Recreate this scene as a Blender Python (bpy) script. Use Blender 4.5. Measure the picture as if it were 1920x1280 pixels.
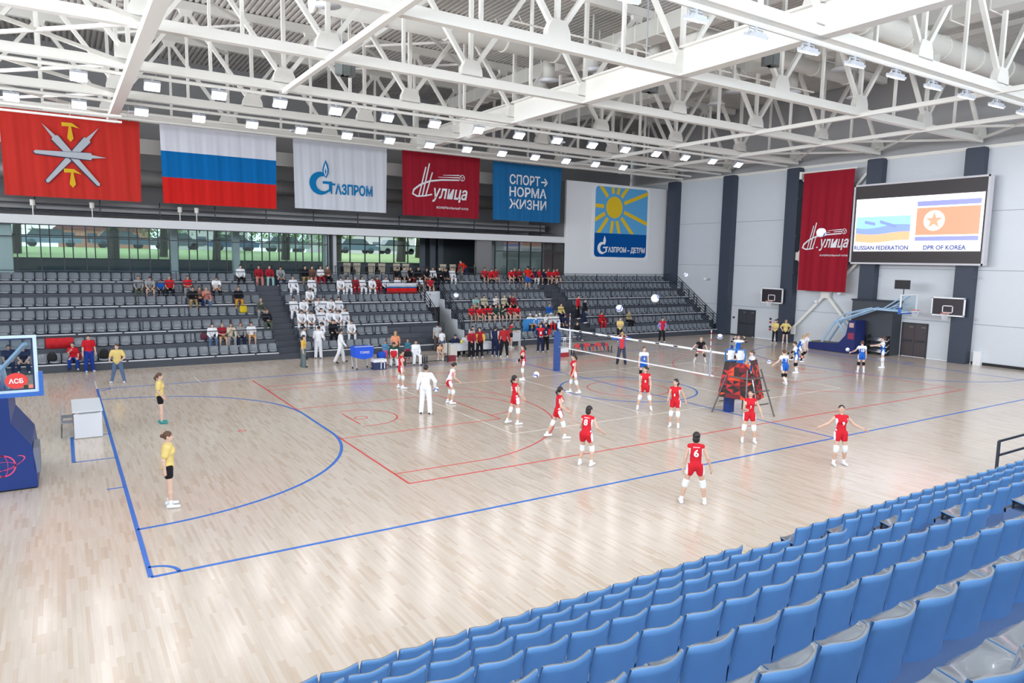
import bpy, math, random
import numpy as np
from mathutils import Matrix, Vector
random.seed(7)
RNG = np.random.default_rng(11)
S = bpy.context.scene
COL = S.collection
for o in list(bpy.data.objects):
    bpy.data.objects.remove(o)

# ------------------------------------------------------------------ camera
CAM_POS = np.array([-1.096, -13.092, 5.566])
AZ, EL, ROLL = 0.57327, -0.11489, 0.018494
def cam_axes():
    d = np.array([math.sin(AZ)*math.cos(EL), math.cos(AZ)*math.cos(EL), math.sin(EL)])
    r = np.cross(d, [0, 0, 1.0]); r /= np.linalg.norm(r)
    u = np.cross(r, d)
    return (r*math.cos(ROLL)+u*math.sin(ROLL), -r*math.sin(ROLL)+u*math.cos(ROLL), d)
_r, _u, _d = cam_axes()
cd = bpy.data.cameras.new('camera')
cam = bpy.data.objects.new('camera', cd)
COL.objects.link(cam)
cam.matrix_world = Matrix(((_r[0], _u[0], -_d[0], CAM_POS[0]), (_r[1], _u[1], -_d[1], CAM_POS[1]),
                           (_r[2], _u[2], -_d[2], CAM_POS[2]), (0, 0, 0, 1)))
cd.sensor_fit = 'HORIZONTAL'
cd.sensor_width = 36.0
cd.lens = 1315.02/1920*36.0
cd.clip_start = 0.1
cd.clip_end = 400
S.camera = cam

# ------------------------------------------------------------------ world, lights, exposure
S.view_settings.view_transform = 'Standard'
S.view_settings.look = 'None'
S.view_settings.gamma = 1.0
S.view_settings.exposure = -0.2
S.view_settings.use_curve_mapping = False
W = bpy.data.worlds.new('overcast_sky')
S.world = W
W.use_nodes = True
_bg = W.node_tree.nodes['Background']
_bg.inputs[0].default_value = (0.86, 0.93, 1.0, 1)
_bg.inputs[1].default_value = 2.6
LAMP_W = 19.5        # each floodlight
WINDOW_FILL_W = 7000.0    # added fill as daylight from an unseen window in the near wall
END_WINDOW_FILL_W = 4900.0   # added fill light at an unseen window of the left end wall
FLOOD = []           # (x, y) of every floodlight
for y_, x0_, n_ in ((25.8, -2.5, 15), (19.7, -0.1, 16), (1.4, 3.95, 15), (-5.8, 3.95, 15)):
    for k_ in range(n_):
        FLOOD.append((x0_+2.55*k_, y_))
def area(name, loc, rot, sx, sy, power, color=(1, 1, 1), spread=180):
    L = bpy.data.lights.new(name, 'AREA')
    L.shape = 'RECTANGLE'; L.size = sx; L.size_y = sy; L.energy = power; L.color = color; L.spread = math.radians(spread)
    o = bpy.data.objects.new(name, L); COL.objects.link(o)
    o.location = loc; o.rotation_euler = rot
    return o
area('unseen_window_fill', (15, -17.4, 12.4), (math.radians(102), 0, 0), 50, 6.0, WINDOW_FILL_W, (0.86, 0.93, 1.0), 150)
area('unseen_end_window_fill', (-13.4, 8, 11.2), (math.radians(100), 0, math.radians(-90)), 42, 9.0, END_WINDOW_FILL_W, (0.90, 0.95, 1.0), 84)

# ------------------------------------------------------------------ materials
def lin(c):
    return tuple(((v/255.0)/12.92 if v/255.0 <= 0.04045 else (((v/255.0)+0.055)/1.055)**2.4) for v in c)
_M = {}
def mat(name, rgb, rough=0.5, metal=0.0, spec=0.5, noise=0.0, nscale=8.0, emit=0.0, coat=0.0):
    """procedural Principled material; rgb is an sRGB triple; noise varies the value a little"""
    if name in _M:
        return _M[name]
    m = bpy.data.materials.new(name); m.use_nodes = True
    nt = m.node_tree; b = nt.nodes['Principled BSDF']
    c = lin(rgb)
    b.inputs['Base Color'].default_value = (*c, 1)
    b.inputs['Roughness'].default_value = rough
    b.inputs['Metallic'].default_value = metal
    b.inputs['Specular IOR Level'].default_value = spec
    if coat: b.inputs['Coat Weight'].default_value = coat
    if emit:
        b.inputs['Emission Color'].default_value = (*c, 1)
        b.inputs['Emission Strength'].default_value = emit
    if noise:
        tc = nt.nodes.new('ShaderNodeTexCoord'); n = nt.nodes.new('ShaderNodeTexNoise')
        n.inputs['Scale'].default_value = nscale; n.inputs['Detail'].default_value = 4
        mr = nt.nodes.new('ShaderNodeMapRange')
        mr.inputs['To Min'].default_value = 1-noise; mr.inputs['To Max'].default_value = 1+noise
        mx = nt.nodes.new('ShaderNodeMix'); mx.data_type = 'RGBA'; mx.blend_type = 'MULTIPLY'
        mx.inputs[0].default_value = 1.0
        mx.inputs[6].default_value = (*c, 1)
        nt.links.new(tc.outputs['Object'], n.inputs['Vector'])
        nt.links.new(n.outputs['Fac'], mr.inputs['Value'])
        nt.links.new(mr.outputs['Result'], mx.inputs[7])
        nt.links.new(mx.outputs[2], b.inputs['Base Color'])
    m.diffuse_color = (*c, 1)
    _M[name] = m
    return m

def glass(name, tint=(0.9, 0.95, 0.95), refl=0.12):
    if name in _M: return _M[name]
    m = bpy.data.materials.new(name); m.use_nodes = True
    nt = m.node_tree; nt.nodes.clear()
    out = nt.nodes.new('ShaderNodeOutputMaterial'); mix = nt.nodes.new('ShaderNodeMixShader')
    t = nt.nodes.new('ShaderNodeBsdfTransparent'); g = nt.nodes.new('ShaderNodeBsdfGlossy')
    t.inputs[0].default_value = (*tint, 1); g.inputs['Roughness'].default_value = 0.03
    mix.inputs[0].default_value = refl
    nt.links.new(t.outputs[0], mix.inputs[1]); nt.links.new(g.outputs[0], mix.inputs[2])
    nt.links.new(mix.outputs[0], out.inputs[0])
    _M[name] = m
    return m

def floor_material():
    m = bpy.data.materials.new('maple_strip_floor'); m.use_nodes = True
    nt = m.node_tree; b = nt.nodes['Principled BSDF']; N = nt.nodes.new; L = nt.links.new
    tc = N('ShaderNodeTexCoord'); sep = N('ShaderNodeSeparateXYZ'); L(tc.outputs['Object'], sep.inputs[0])
    cmb = N('ShaderNodeCombineXYZ')            # boards run along the hall's short side
    L(sep.outputs['Y'], cmb.inputs['X']); L(sep.outputs['X'], cmb.inputs['Y'])
    br = N('ShaderNodeTexBrick'); br.offset = 0.37; br.offset_frequency = 3
    br.inputs['Scale'].default_value = 1.0
    br.inputs['Brick Width'].default_value = 0.62; br.inputs['Row Height'].default_value = 0.062
    br.inputs['Mortar Size'].default_value = 0.0012; br.inputs['Mortar Smooth'].default_value = 0.3
    br.inputs['Color1'].default_value = (0, 0, 0, 1); br.inputs['Color2'].default_value = (1, 1, 1, 1)
    br.inputs['Mortar'].default_value = (0.2, 0.2, 0.2, 1)
    L(cmb.outputs[0], br.inputs['Vector'])
    rp = N('ShaderNodeValToRGB'); cr = rp.color_ramp
    cr.elements[0].position = 0.0; cr.elements[0].color = (*lin((201, 183, 167)), 1)
    cr.elements[1].position = 1.0; cr.elements[1].color = (*lin((216, 203, 190)), 1)
    for p, c in ((0.08, (204, 185, 167)), (0.3, (210, 195, 180)), (0.7, (213, 199, 186))):
        e = cr.elements.new(p); e.color = (*lin(c), 1)
    L(br.outputs['Color'], rp.inputs[0])
    # grain stretched along the board
    mp = N('ShaderNodeMapping'); mp.inputs['Scale'].default_value = (22, 0.9, 1)
    L(tc.outputs['Object'], mp.inputs['Vector'])
    nz = N('ShaderNodeTexNoise'); nz.inputs['Scale'].default_value = 1.0; nz.inputs['Detail'].default_value = 5
    L(mp.outputs[0], nz.inputs['Vector'])
    mr = N('ShaderNodeMapRange'); mr.inputs['From Min'].default_value = 0.3; mr.inputs['From Max'].default_value = 0.7
    mr.inputs['To Min'].default_value = 0.95; mr.inputs['To Max'].default_value = 1.04
    L(nz.outputs['Fac'], mr.inputs['Value'])
    mx = N('ShaderNodeMix'); mx.data_type = 'RGBA'; mx.blend_type = 'MULTIPLY'; mx.inputs[0].default_value = 1
    L(rp.outputs[0], mx.inputs[6]); L(mr.outputs[0], mx.inputs[7]); L(mx.outputs[2], b.inputs['Base Color'])
    b.inputs['Roughness'].default_value = 0.17
    b.inputs['Specular IOR Level'].default_value = 0.55
    return m

WHITE_STEEL = mat('white_painted_steel', (240, 238, 232), 0.45, noise=0.03)
DECK_GREY = mat('pale_roof_deck', (214, 211, 207), 0.6, noise=0.04, nscale=2)
PANEL_WHITE = mat('white_sandwich_panel', (214, 219, 226), 0.4, noise=0.02, nscale=1.5)
JOINT = mat('panel_joint_grey', (150, 156, 164), 0.6)
COLUMN = mat('anthracite_column', (58, 66, 82), 0.5, noise=0.05)
GREY_WALL = mat('mid_grey_plaster', (128, 128, 130), 0.8, noise=0.05, nscale=3)
DUCT_GREY = mat('galvanised_duct', (150, 150, 150), 0.5, metal=0.3, noise=0.05)
DARK = mat('dark_void', (38, 38, 42), 0.8)
STAND_GREY = mat('grey_stand_deck', (78, 83, 94), 0.6, noise=0.06, nscale=3)
STAND_RISER = mat('grey_stand_riser', (68, 73, 84), 0.6, noise=0.05, nscale=3)
NEAR_DECK_DAYLIT = mat('daylight_tinted_deck', (92, 118, 160), 0.6, noise=0.06, nscale=3)  # bluish daylight on the near tiers put into the deck colour
RAIL = mat('dark_steel_rail', (48, 54, 66), 0.45, metal=0.2)
STRIP = mat('pale_nosing_strip', (216, 220, 226), 0.4)
SEAT_GREY = mat('grey_seat_plastic', (140, 148, 158), 0.28, noise=0.03)
SEAT_FACE = mat('pale_grey_seat_face', (130, 138, 148), 0.2, coat=0.4)
SEAT_DAYLIT_BLUE = mat('daylight_tinted_shell', (108, 160, 218), 0.34, noise=0.03)  # blue daylight on the backs of grey seats, put into the shell colour
BLUE_LINE = mat('blue_court_paint', (22, 108, 206), 0.3)
RED_LINE = mat('red_court_paint', (222, 66, 66), 0.3)
CREAM_LINE = mat('cream_court_paint', (236, 232, 222), 0.3)
BLACK = mat('black_rubber', (26, 26, 30), 0.6)
NAVY_PAD = mat('navy_vinyl_pad', (26, 56, 128), 0.4, noise=0.04)
PALE_BLUE_STEEL = mat('pale_blue_steel', (164, 196, 226), 0.35)
WHITE = mat('white_plastic', (240, 242, 246), 0.4)
LENS = mat('floodlight_lens', (240, 244, 255), 0.4, emit=9.0)
HOUSING = mat('floodlight_housing', (196, 200, 208), 0.4, metal=0.3)
WINDOW_GLASS = glass('window_glass', (0.86, 0.93, 0.92), 0.05)
BOARD_GLASS = glass('backboard_glass', (0.90, 0.95, 0.97), 0.06)
FRAME_DARK = mat('dark_window_frame', (44, 50, 56), 0.5)

# ------------------------------------------------------------------ mesh helpers
class MB:
    """collects polygons and links them as one mesh object"""
    def __init__(self): self.v = []; self.f = []; self.m = []
    def add(self, vs, fs, mi=0):
        n = len(self.v); self.v += [tuple(map(float, p)) for p in vs]
        self.f += [tuple(i+n for i in f) for f in fs]; self.m += [mi]*len(fs)
        return self
    def box(self, a, b, mi=0):
        (x0, y0, z0), (x1, y1, z1) = a, b
        return self.add([(x0, y0, z0), (x1, y0, z0), (x1, y1, z0), (x0, y1, z0), (x0, y0, z1), (x1, y0, z1), (x1, y1, z1), (x0, y1, z1)],
                        [(3, 2, 1, 0), (4, 5, 6, 7), (0, 1, 5, 4), (1, 2, 6, 5), (2, 3, 7, 6), (3, 0, 4, 7)], mi)
    def tube(self, a, b, r0, r1=None, n=8, mi=0, caps=True):
        r1 = r0 if r1 is None else r1
        a = np.array(a, float); b = np.array(b, float); d = b-a; L = np.linalg.norm(d)
        if L < 1e-9: return self
        d /= L; x = np.cross(d, [0, 0, 1.0] if abs(d[2]) < .95 else [1.0, 0, 0]); x /= np.linalg.norm(x); y = np.cross(d, x)
        vs = []
        for c, r in ((a, r0), (b, r1)):
            for k in range(n):
                t = 2*math.pi*(k+.5)/n; vs.append(c+r*(x*math.cos(t)+y*math.sin(t)))
        fs = [(k, (k+1) % n, n+(k+1) % n, n+k) for k in range(n)]
        if caps: fs += [tuple(range(n-1, -1, -1)), tuple(range(n, 2*n))]
        return self.add(vs, fs, mi)
    def beam(self, a, b, w, h=None, mi=0):
        """rectangular bar between two points (w across, h upright)"""
        h = w if h is None else h
        a = np.array(a, float); b = np.array(b, float); d = b-a; d /= np.linalg.norm(d)
        x = np.cross(d, [0, 0, 1.0]) if abs(d[2]) < .98 else np.array([1.0, 0, 0]); x /= np.linalg.norm(x); y = np.cross(x, d)
        vs = [c+sx*x*w/2+sy*y*h/2 for c in (a, b) for sx, sy in ((-1, -1), (1, -1), (1, 1), (-1, 1))]
        return self.add(vs, [(0, 1, 2, 3), (7, 6, 5, 4), (0, 4, 5, 1), (1, 5, 6, 2), (2, 6, 7, 3), (3, 7, 4, 0)], mi)
    def prism(self, pts, M, depth, mi=0):
        """outline pts (u,v) in the plane of matrix M, thickness along M's third axis"""
        n = len(pts); M = Matrix(M)
        vs = [M @ Vector((p[0], p[1], 0)) for p in pts]+[M @ Vector((p[0], p[1], depth)) for p in pts]
        return self.add(vs, [tuple(range(n-1, -1, -1)), tuple(range(n, 2*n))]+[(k, (k+1) % n, n+(k+1) % n, n+k) for k in range(n)], mi)
    def ball(self, c, r, nu=12, nv=8, mi=0, sc=(1, 1, 1)):
        vs = [(c[0], c[1], c[2]+r*sc[2])]
        for j in range(1, nv):
            for i in range(nu):
                t = math.pi*j/nv; p = 2*math.pi*i/nu
                vs.append((c[0]+r*sc[0]*math.sin(t)*math.cos(p), c[1]+r*sc[1]*math.sin(t)*math.sin(p), c[2]+r*sc[2]*math.cos(t)))
        vs.append((c[0], c[1], c[2]-r*sc[2])); e = len(vs)-1
        fs = [(0, 1+i, 1+(i+1) % nu) for i in range(nu)]
        for j in range(nv-2):
            for i in range(nu):
                a = 1+j*nu+i; b = 1+j*nu+(i+1) % nu
                fs.append((a, a+nu, b+nu, b))
        o = 1+(nv-2)*nu
        fs += [(o+(i+1) % nu, o+i, e) for i in range(nu)]
        return self.add(vs, fs, mi)
    def mesh(self, name, mats, smooth=False):
        me = bpy.data.meshes.new(name)
        me.from_pydata(self.v, [], self.f)
        for m in (mats if isinstance(mats, (list, tuple)) else [mats]): me.materials.append(m)
        if any(self.m): me.polygons.foreach_set('material_index', self.m)
        if smooth: me.polygons.foreach_set('use_smooth', [True]*len(self.f))
        me.update()
        return me
    def build(self, name, mats, parent=None, smooth=False, loc=None):
        """vertices are world coordinates; they are shifted to the parent's (unrotated) base, or to loc"""
        base = np.array(parent_base(parent)) if parent is not None else np.zeros(3)
        own = np.array(loc if loc is not None else base, float)
        if own.any(): self.v = [tuple(np.array(p)-own) for p in self.v]
        o = bpy.data.objects.new(name, self.mesh(name, mats, smooth)); COL.objects.link(o)
        if parent is not None: o.parent = parent
        o.location = tuple(own-base)
        return o
def parent_base(o):
    b = np.zeros(3)
    while o is not None:
        b += np.array(o.location); o = o.parent
    return b
def link(name, me, parent=None, loc=(0, 0, 0), rz=0.0):
    o = bpy.data.objects.new(name, me); COL.objects.link(o)
    o.parent = parent; o.location = loc; o.rotation_euler = (0, 0, rz)
    return o
def tag(o, label, cat, group=None, kind=None):
    o['label'] = label; o['category'] = cat
    if group: o['group'] = group
    if kind: o['kind'] = kind
    return o
def thing(name, label, cat, loc=(0, 0, 0), group=None):
    o = bpy.data.objects.new(name, None); COL.objects.link(o); o.location = loc
    o.empty_display_size = 0.2
    return tag(o, label, cat, group)
def structure(o):
    o['kind'] = 'structure'; return o
def struct_root(name, loc=(0, 0, 0)):
    o = bpy.data.objects.new(name, None); COL.objects.link(o); o.location = loc
    return structure(o)
ORD = ['first', 'second', 'third', 'fourth', 'fifth', 'sixth', 'seventh', 'eighth', 'ninth', 'tenth', 'eleventh', 'twelfth',
       'thirteenth', 'fourteenth', 'fifteenth', 'sixteenth', 'seventeenth', 'eighteenth', 'nineteenth', 'twentieth']
def nth(k):
    if k < 20: return ORD[k]
    n = k+1
    return str(n)+({1: 'st', 2: 'nd', 3: 'rd'}.get(n % 10, 'th') if n % 100 not in (11, 12, 13) else 'th')
def face_south(x, y, z):      # plane whose front looks toward -Y: u -> +X, v -> up
    return Matrix(((1, 0, 0, x), (0, 0, -1, y), (0, 1, 0, z), (0, 0, 0, 1)))
def face_west(x, y, z):       # plane whose front looks toward -X: u -> -Y, v -> up
    return Matrix(((0, 0, -1, x), (-1, 0, 0, y), (0, 1, 0, z), (0, 0, 0, 1)))
def lettering(body, M, width, height, m, parent, depth=0.006, bold=0.0, shear=0.0, name='lettering', post=None):
    """text fitted to width x height (its outline box starts at M's origin)"""
    c = bpy.data.curves.new('t', 'FONT'); c.body = body; c.shear = shear; c.offset = bold; c.resolution_u = 3
    t = bpy.data.objects.new('t', c)
    me = bpy.data.meshes.new_from_object(t)
    bpy.data.objects.remove(t); bpy.data.curves.remove(c)
    P = np.array([v.co[:] for v in me.vertices]); lo, hi = P.min(0), P.max(0)
    P[:, 0] = (P[:, 0]-lo[0])/(hi[0]-lo[0])*width
    P[:, 1] = (P[:, 1]-lo[1])/max(hi[1]-lo[1], 1e-6)*height
    fs = [tuple(p.vertices) for p in me.polygons]
    bpy.data.meshes.remove(me)
    b = MB(); M = Matrix(M)
    b.add([tuple(M @ Vector((p[0], p[1], depth))) for p in P], fs)
    if post: b.v = [post(v) for v in b.v]
    return b.build(name, m, parent)
def arc_band(cx, cy, r, w, a0, a1, z0, z1, n=48):
    """flat painted arc of width w as a thin raised strip"""
    vs = []; fs = []
    for k in range(n+1):
        t = math.radians(a0+(a1-a0)*k/n)
        for rr in (r-w/2, r+w/2):
            for z in (z0, z1): vs.append((cx+rr*math.cos(t), cy+rr*math.sin(t), z))
    for k in range(n):
        a = 4*k; b = a+4
        fs += [(a+1, a+3, b+3, b+1), (a, b, b+2, a+2), (a, a+1, b+1, b), (a+2, b+2, b+3, a+3)]
    return MB().add(vs, fs)
# ================================================================== the hall: floor, walls, ceiling
X0, X1, YN, YF, ZT = -14.0, 44.0, -18.0, 38.0, 17.9
floor = structure(MB().box((X0, YN, -0.2), (X1, 25.6, 0.0)).build('floor', floor_material()))
FZ0, FZ1 = 0.0005, 0.003
def line(x0, y0, x1, y1, m, z=0):
    MB().box((x0, y0, FZ0), (x1, y1, FZ1+z)).build('court_line', m, floor)
def seg(x0, y0, x1, y1, w, m, z=0):
    if abs(x1-x0) > abs(y1-y0): line(min(x0, x1), y0-w/2, max(x0, x1), y0+w/2, m, z)
    else: line(x0-w/2, min(y0, y1), x0+w/2, max(y0, y1), m, z)
def arc(cx, cy, r, a0, a1, w, m, z=0, n=48):
    arc_band(cx, cy, r, w, a0, a1, FZ0, FZ1+z, n).build('court_line', m, floor)
# blue indoor-football court 40 x 20
bz = 0.0016
seg(0, 0, 0, 20, .085, BLUE_LINE, bz); seg(40, 0, 40, 20, .085, BLUE_LINE, bz)
seg(0, 0, 40, 0, .08, BLUE_LINE, bz); seg(0, 20, 40, 20, .08, BLUE_LINE, bz)
seg(20, 0, 20, 20, .08, BLUE_LINE, bz)
arc(20, 10, 3.0, 0, 360, .08, BLUE_LINE, bz, 72)
for sx, ox in ((1, 0.0), (-1, 40.0)):
    a, b = (0, 90) if sx == 1 else (90, 180)
    arc(ox, 11.5, 6.0, a, b, .085, BLUE_LINE, bz)
    a, b = (-90, 0) if sx == 1 else (180, 270)
    arc(ox, 8.5, 6.0, a, b, .085, BLUE_LINE, bz)
    seg(ox+sx*6, 8.5, ox+sx*6, 11.5, .085, BLUE_LINE, bz)
    seg(ox-sx*1.0, 8.5, ox, 8.5, .06, BLUE_LINE, bz); seg(ox-sx*1.0, 11.5, ox, 11.5, .06, BLUE_LINE, bz)
    seg(ox-sx*1.0, 8.47, ox-sx*1.0, 11.53, .09, BLUE_LINE, bz)
    seg(ox-sx*.38, 5.6, ox, 5.6, .06, BLUE_LINE, bz)
arc(0, 0, .45, 0, 90, .07, BLUE_LINE, bz, 16); arc(0, 20, .45, -90, 0, .07, BLUE_LINE, bz, 16)
arc(40, 0, .45, 90, 180, .07, BLUE_LINE, bz, 16)
# red basketball court 28 x 15
rz = 0.0006
for y in (2.5, 17.5): seg(6, y, 34, y, .06, RED_LINE, rz)
for x in (6, 34): seg(x, 2.5, x, 19.3 if x == 6 else 17.5, .06, RED_LINE, rz)
arc(20, 10, 1.8, 0, 360, .05, RED_LINE, rz)
for sx, ox in ((1, 6.0), (-1, 34.0)):
    f = lambda a, b: (a, b) if sx == 1 else (180-b, 180-a)
    seg(ox, 7.55, ox+sx*5.8, 7.55, .05, RED_LINE, rz); seg(ox, 12.45, ox+sx*5.8, 12.45, .05, RED_LINE, rz)
    seg(ox+sx*5.8, 7.55, ox+sx*5.8, 12.45, .05, RED_LINE, rz)
    arc(ox+sx*5.8, 10, 1.8, *f(-90, 90), .05, RED_LINE, rz)
    t = math.degrees(math.asin(6.6/6.75))
    arc(ox+sx*1.575, 10, 6.75, *f(-t, t), .05, RED_LINE, rz, 60)
    for y in (3.4, 16.6): seg(ox, y, ox+sx*(1.575+6.75*math.cos(math.radians(t))), y, .05, RED_LINE, rz)
    arc(ox+sx*1.575, 10, 1.25, *f(-90, 90), .05, RED_LINE, rz)
    for y in (8.75, 11.25): seg(ox+sx*1.2, y, ox+sx*1.575, y, .05, RED_LINE, rz)
    seg(ox+sx*1.2, 9.1, ox+sx*1.2, 10.9, .05, RED_LINE, rz)
    arc(ox+sx*1.575, 10, .22, 0, 360, .04, RED_LINE, rz, 24)
arc(3.6, 10, .11, 0, 360, .035, RED_LINE, rz, 20); arc(36.4, 10, .11, 0, 360, .035, RED_LINE, rz, 20)
# pale volleyball court 18 x 9
for y in (5.5, 14.5): seg(11, y, 29, y, .05, CREAM_LINE)
for x in (11, 17, 20, 23, 29): seg(x, 5.5, x, 14.5, .05, CREAM_LINE, -.0006 if x == 20 else 0)
seg(0, 20.1, 0, 22.2, .05, CREAM_LINE); seg(3.9, 19.7, 3.9, 21.4, .05, CREAM_LINE)

# ---- far end wall (X = 44): white panels between dark columns
wr = struct_root('wall_right')
COLS = [30.95, 24.95, 19.15, 13.15, 7.25, 1.25, -4.75, -10.75]
edges = [38.0]+COLS+[-18.0]
for a, b in zip(edges[:-1], edges[1:]):
    zs = [0, 2.35, 5.5, 8.9, 12.45]
    for z0, z1 in zip(zs[:-1], zs[1:]):
        MB().box((44.0, b+.01, z0+.012), (44.12, a-.01, z1-.012)).build('panel', PANEL_WHITE, wr)
MB().box((44.06, -18, 0), (44.3, 38, 12.45)).build('backing', JOINT, wr)
MB().box((44.25, -18, 12.45), (44.5, 38, 18.4)).build('upper_wall', mat('pale_grey_wall', (176, 176, 178), .8, noise=.04), wr)
MB().box((43.9, -18, 12.42), (44.25, 38, 12.62)).build('ledge', WHITE_STEEL, wr)
MB().box((43.96, 22.4, 0), (44.0, 24.5, .09)).build('skirting', RAIL, wr)
MB().box((43.94, -18, 0), (44.0, 6.7, .16)).build('skirting', BLACK, wr)
for y in COLS:
    cr = struct_root('column', (43.7, y, 0))
    MB().box((43.42, y-.46, 0), (44.0, y+.46, 12.5)).build('shaft', COLUMN, cr)
    MB().box((43.36, y-.5, 0), (43.42, y+.5, 12.45)).build('front_flange', COLUMN, cr)
    for z in (2.6, 5.0, 7.6, 10.2):
        MB().box((43.3, y-.62, z), (43.5, y-.5, z+.16)).build('bracket', COLUMN, cr)
# ---- long walls and the other end, mostly unseen, window openings added for light
wl = struct_root('wall_left')
MB().box((X0-.3, YN, 0), (X0, YF, 6.6)).box((X0-.3, YN, 15.8), (X0, YF, 18.4)).box((X0-.3, YN, 6.6), (X0, -13.2, 15.8)).box((X0-.3, 29.2, 6.6), (X0, YF, 15.8)).build('panel', PANEL_WHITE, wl)
for k in range(9): MB().box((X0-.2, -13.2+5.3*k-.1, 6.6), (X0, -13.2+5.3*k+.1, 15.8)).build('mullion', FRAME_DARK, wl)  # mullions of the added unseen end-wall window
wn = struct_root('wall_near')
MB().box((X0, YN-.3, 0), (44, YN, 9.2)).build('lower_wall', PANEL_WHITE, wn)
MB().box((X0, YN-.3, 15.6), (44, YN, 18.4)).build('upper_wall', PANEL_WHITE, wn)
for k in range(11):
    x = X0+k*5.8
    MB().box((x-.15, YN-.2, 9.2), (x+.15, YN, 15.6)).build('mullion', FRAME_DARK, wn)  # mullions of the added unseen near-wall window
# ---- roof deck, corrugated across the trusses
def corrugated(x0, x1, y0, y1, z, per=.28, h=.1):
    vs = []; fs = []
    n = int((x1-x0)/per); k = 0
    for i in range(n+1):
        x = x0+i*per
        for dx, dz in ((0, 0), (per*.42, 0), (per*.55, h), (per*.87, h)):
            vs += [(x+dx, y0, z+dz), (x+dx, y1, z+dz)]
    for i in range(len(vs)//2-1): fs.append((2*i, 2*i+1, 2*i+3, 2*i+2))
    return MB().add(vs, fs)
ceil = struct_root('ceiling')
TY = [37.2, 31.2, 25.2, 19.2, 13.2, 7.2, 1.2, -4.8, -10.8, -16.8]
for a, b in zip(TY[:-1], TY[1:]):
    corrugated(X0, 44.2, b, a, 17.62).build('roof_sheet', DECK_GREY, ceil)
MB().box((X0, YN, 17.95), (44.5, YF+.3, 18.3)).build('insulation', DARK, ceil)
MB().box((X0, 37.2, 17.6), (44.5, YF+.3, 17.9)).build('roof_sheet', DECK_GREY, ceil)

# ---- steel trusses along the hall: 6 m grid, bottom chord 12.93, top chord 17.4
ZB, ZTOP = 12.93, 17.35
def unit_box(w, h):  # unit bar along local X
    return MB().box((0, -w/2, -h/2), (1, w/2, h/2)).mesh('member', WHITE_STEEL)
ME_CHORD = unit_box(.30, .36); ME_TOP = unit_box(.30, .40); ME_DIAG = unit_box(.17, .17); ME_VERT = unit_box(.16, .16); ME_THIN = unit_box(.12, .12)
ME_GUS = MB().prism([(-.5, 0), (.5, 0), (.46, .32), (.3, .66), (-.3, .66), (-.46, .32)], face_south(0, .15, 0), .3).mesh('gusset', WHITE_STEEL)
ME_GUT = MB().prism([(-.34, 0), (.34, 0), (.22, -.34), (-.22, -.34)], face_south(0, .1, 0), .2).mesh('gusset', WHITE_STEEL)
def member(name, me, a, b, parent):
    a = Vector(a); b = Vector(b); d = b-a
    o = bpy.data.objects.new(name, me); COL.objects.link(o)
    q = d.to_track_quat('X', 'Z')
    o.parent = parent
    o.location = a-Vector(parent_base(parent)); o.rotation_mode = 'QUATERNION'; o.rotation_quaternion = q
    o.scale = (d.length, 1, 1)
    return o
NX = [-10.4+6*k for k in range(10)]
for y in TY[:-2]:
    r = struct_root('roof_truss', (17, y, ZB))
    member('bottom_chord', ME_CHORD, (-13.8, y, ZB), (43.75, y, ZB), r)
    member('top_chord', ME_TOP, (-13.8, y, ZTOP+.05), (43.9, y, ZTOP+.05), r)
    for i, x in enumerate(NX):
        if x < -12: continue
        link('gusset', ME_GUS, r, (x-17, 0, .12))
        if x < 43: member('vertical', ME_VERT, (x, y, ZB), (x, y, ZTOP), r)
        if x < 43:
            link('gusset', ME_GUT, r, (x+3-17, 0, ZTOP-.1-ZB))
            member('diagonal', ME_DIAG, (x, y, ZB+.3), (x+3, y, ZTOP-.1), r)
            member('diagonal', ME_DIAG, (x+3, y, ZTOP-.1), (x+6, y, ZB+.3), r)
            member('hanger', ME_THIN, (x+3, y, ZTOP-.1), (x+3, y, ZB), r)
# cross members on the 6 m grid and plan bracing
def cross(name, x, y0, y1, z, w, h):
    o = structure(MB().beam((x, y0, z), (x, y1, z), w, h).build(name, WHITE_STEEL, loc=(x, (y0+y1)/2, z)))
    return o
cross('cross_beam', 1.6, 30.5, -16, 12.55, .42, .3)
cross('cross_beam', 7.6, 19.2, -16, 12.75, .2, .2)
for x in (13.6, 25.6, 31.6, 37.6): cross('cross_beam', x, 37, -16, ZTOP-.12, .16, .2)
cross('cross_beam', 31.6, 31.2, -16, 12.8, .2, .2); cross('cross_beam', 37.6, 31.2, -16, 12.8, .2, .2)
gd = struct_root('roof_girder', (19.6, 8, ZB))          # deep plated girder across the hall
MB().box((19.52, -16, ZB-.1), (19.68, 31.2, ZB+.85)).build('web', WHITE_STEEL, gd)
MB().box((19.35, -16, ZB-.18), (19.85, 31.2, ZB-.1)).build('lower_flange', WHITE_STEEL, gd)
MB().box((19.35, -16, ZB+.85), (19.85, 31.2, ZB+.93)).build('upper_flange', WHITE_STEEL, gd)
for x0 in (-10.4, -4.4, 37.6):
    for a, b in zip(TY[1:-2], TY[2:-1]):
        ym = (a+b)/2
        br = struct_root('plan_bracing', (x0+3, ym, ZB))
        member('brace', ME_THIN, (x0, a, ZB), (x0+6, b, ZB), br)
        member('brace', ME_THIN, (x0, b, ZB), (x0+6, a, ZB+.02), br)
# top-chord diagonals seen against the deck
for x0 in (1.6, 13.6, 25.6):
    for a, b in ((31.2, 25.2), (25.2, 19.2)):
        br = struct_root('plan_bracing', (x0+3, (a+b)/2, ZTOP))
        member('brace', ME_THIN, (x0, a, ZTOP-.25), (x0+6, b, ZTOP-.25), br)
        member('brace', ME_THIN, (x0, b, ZTOP-.3), (x0+6, a, ZTOP-.3), br)
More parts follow.
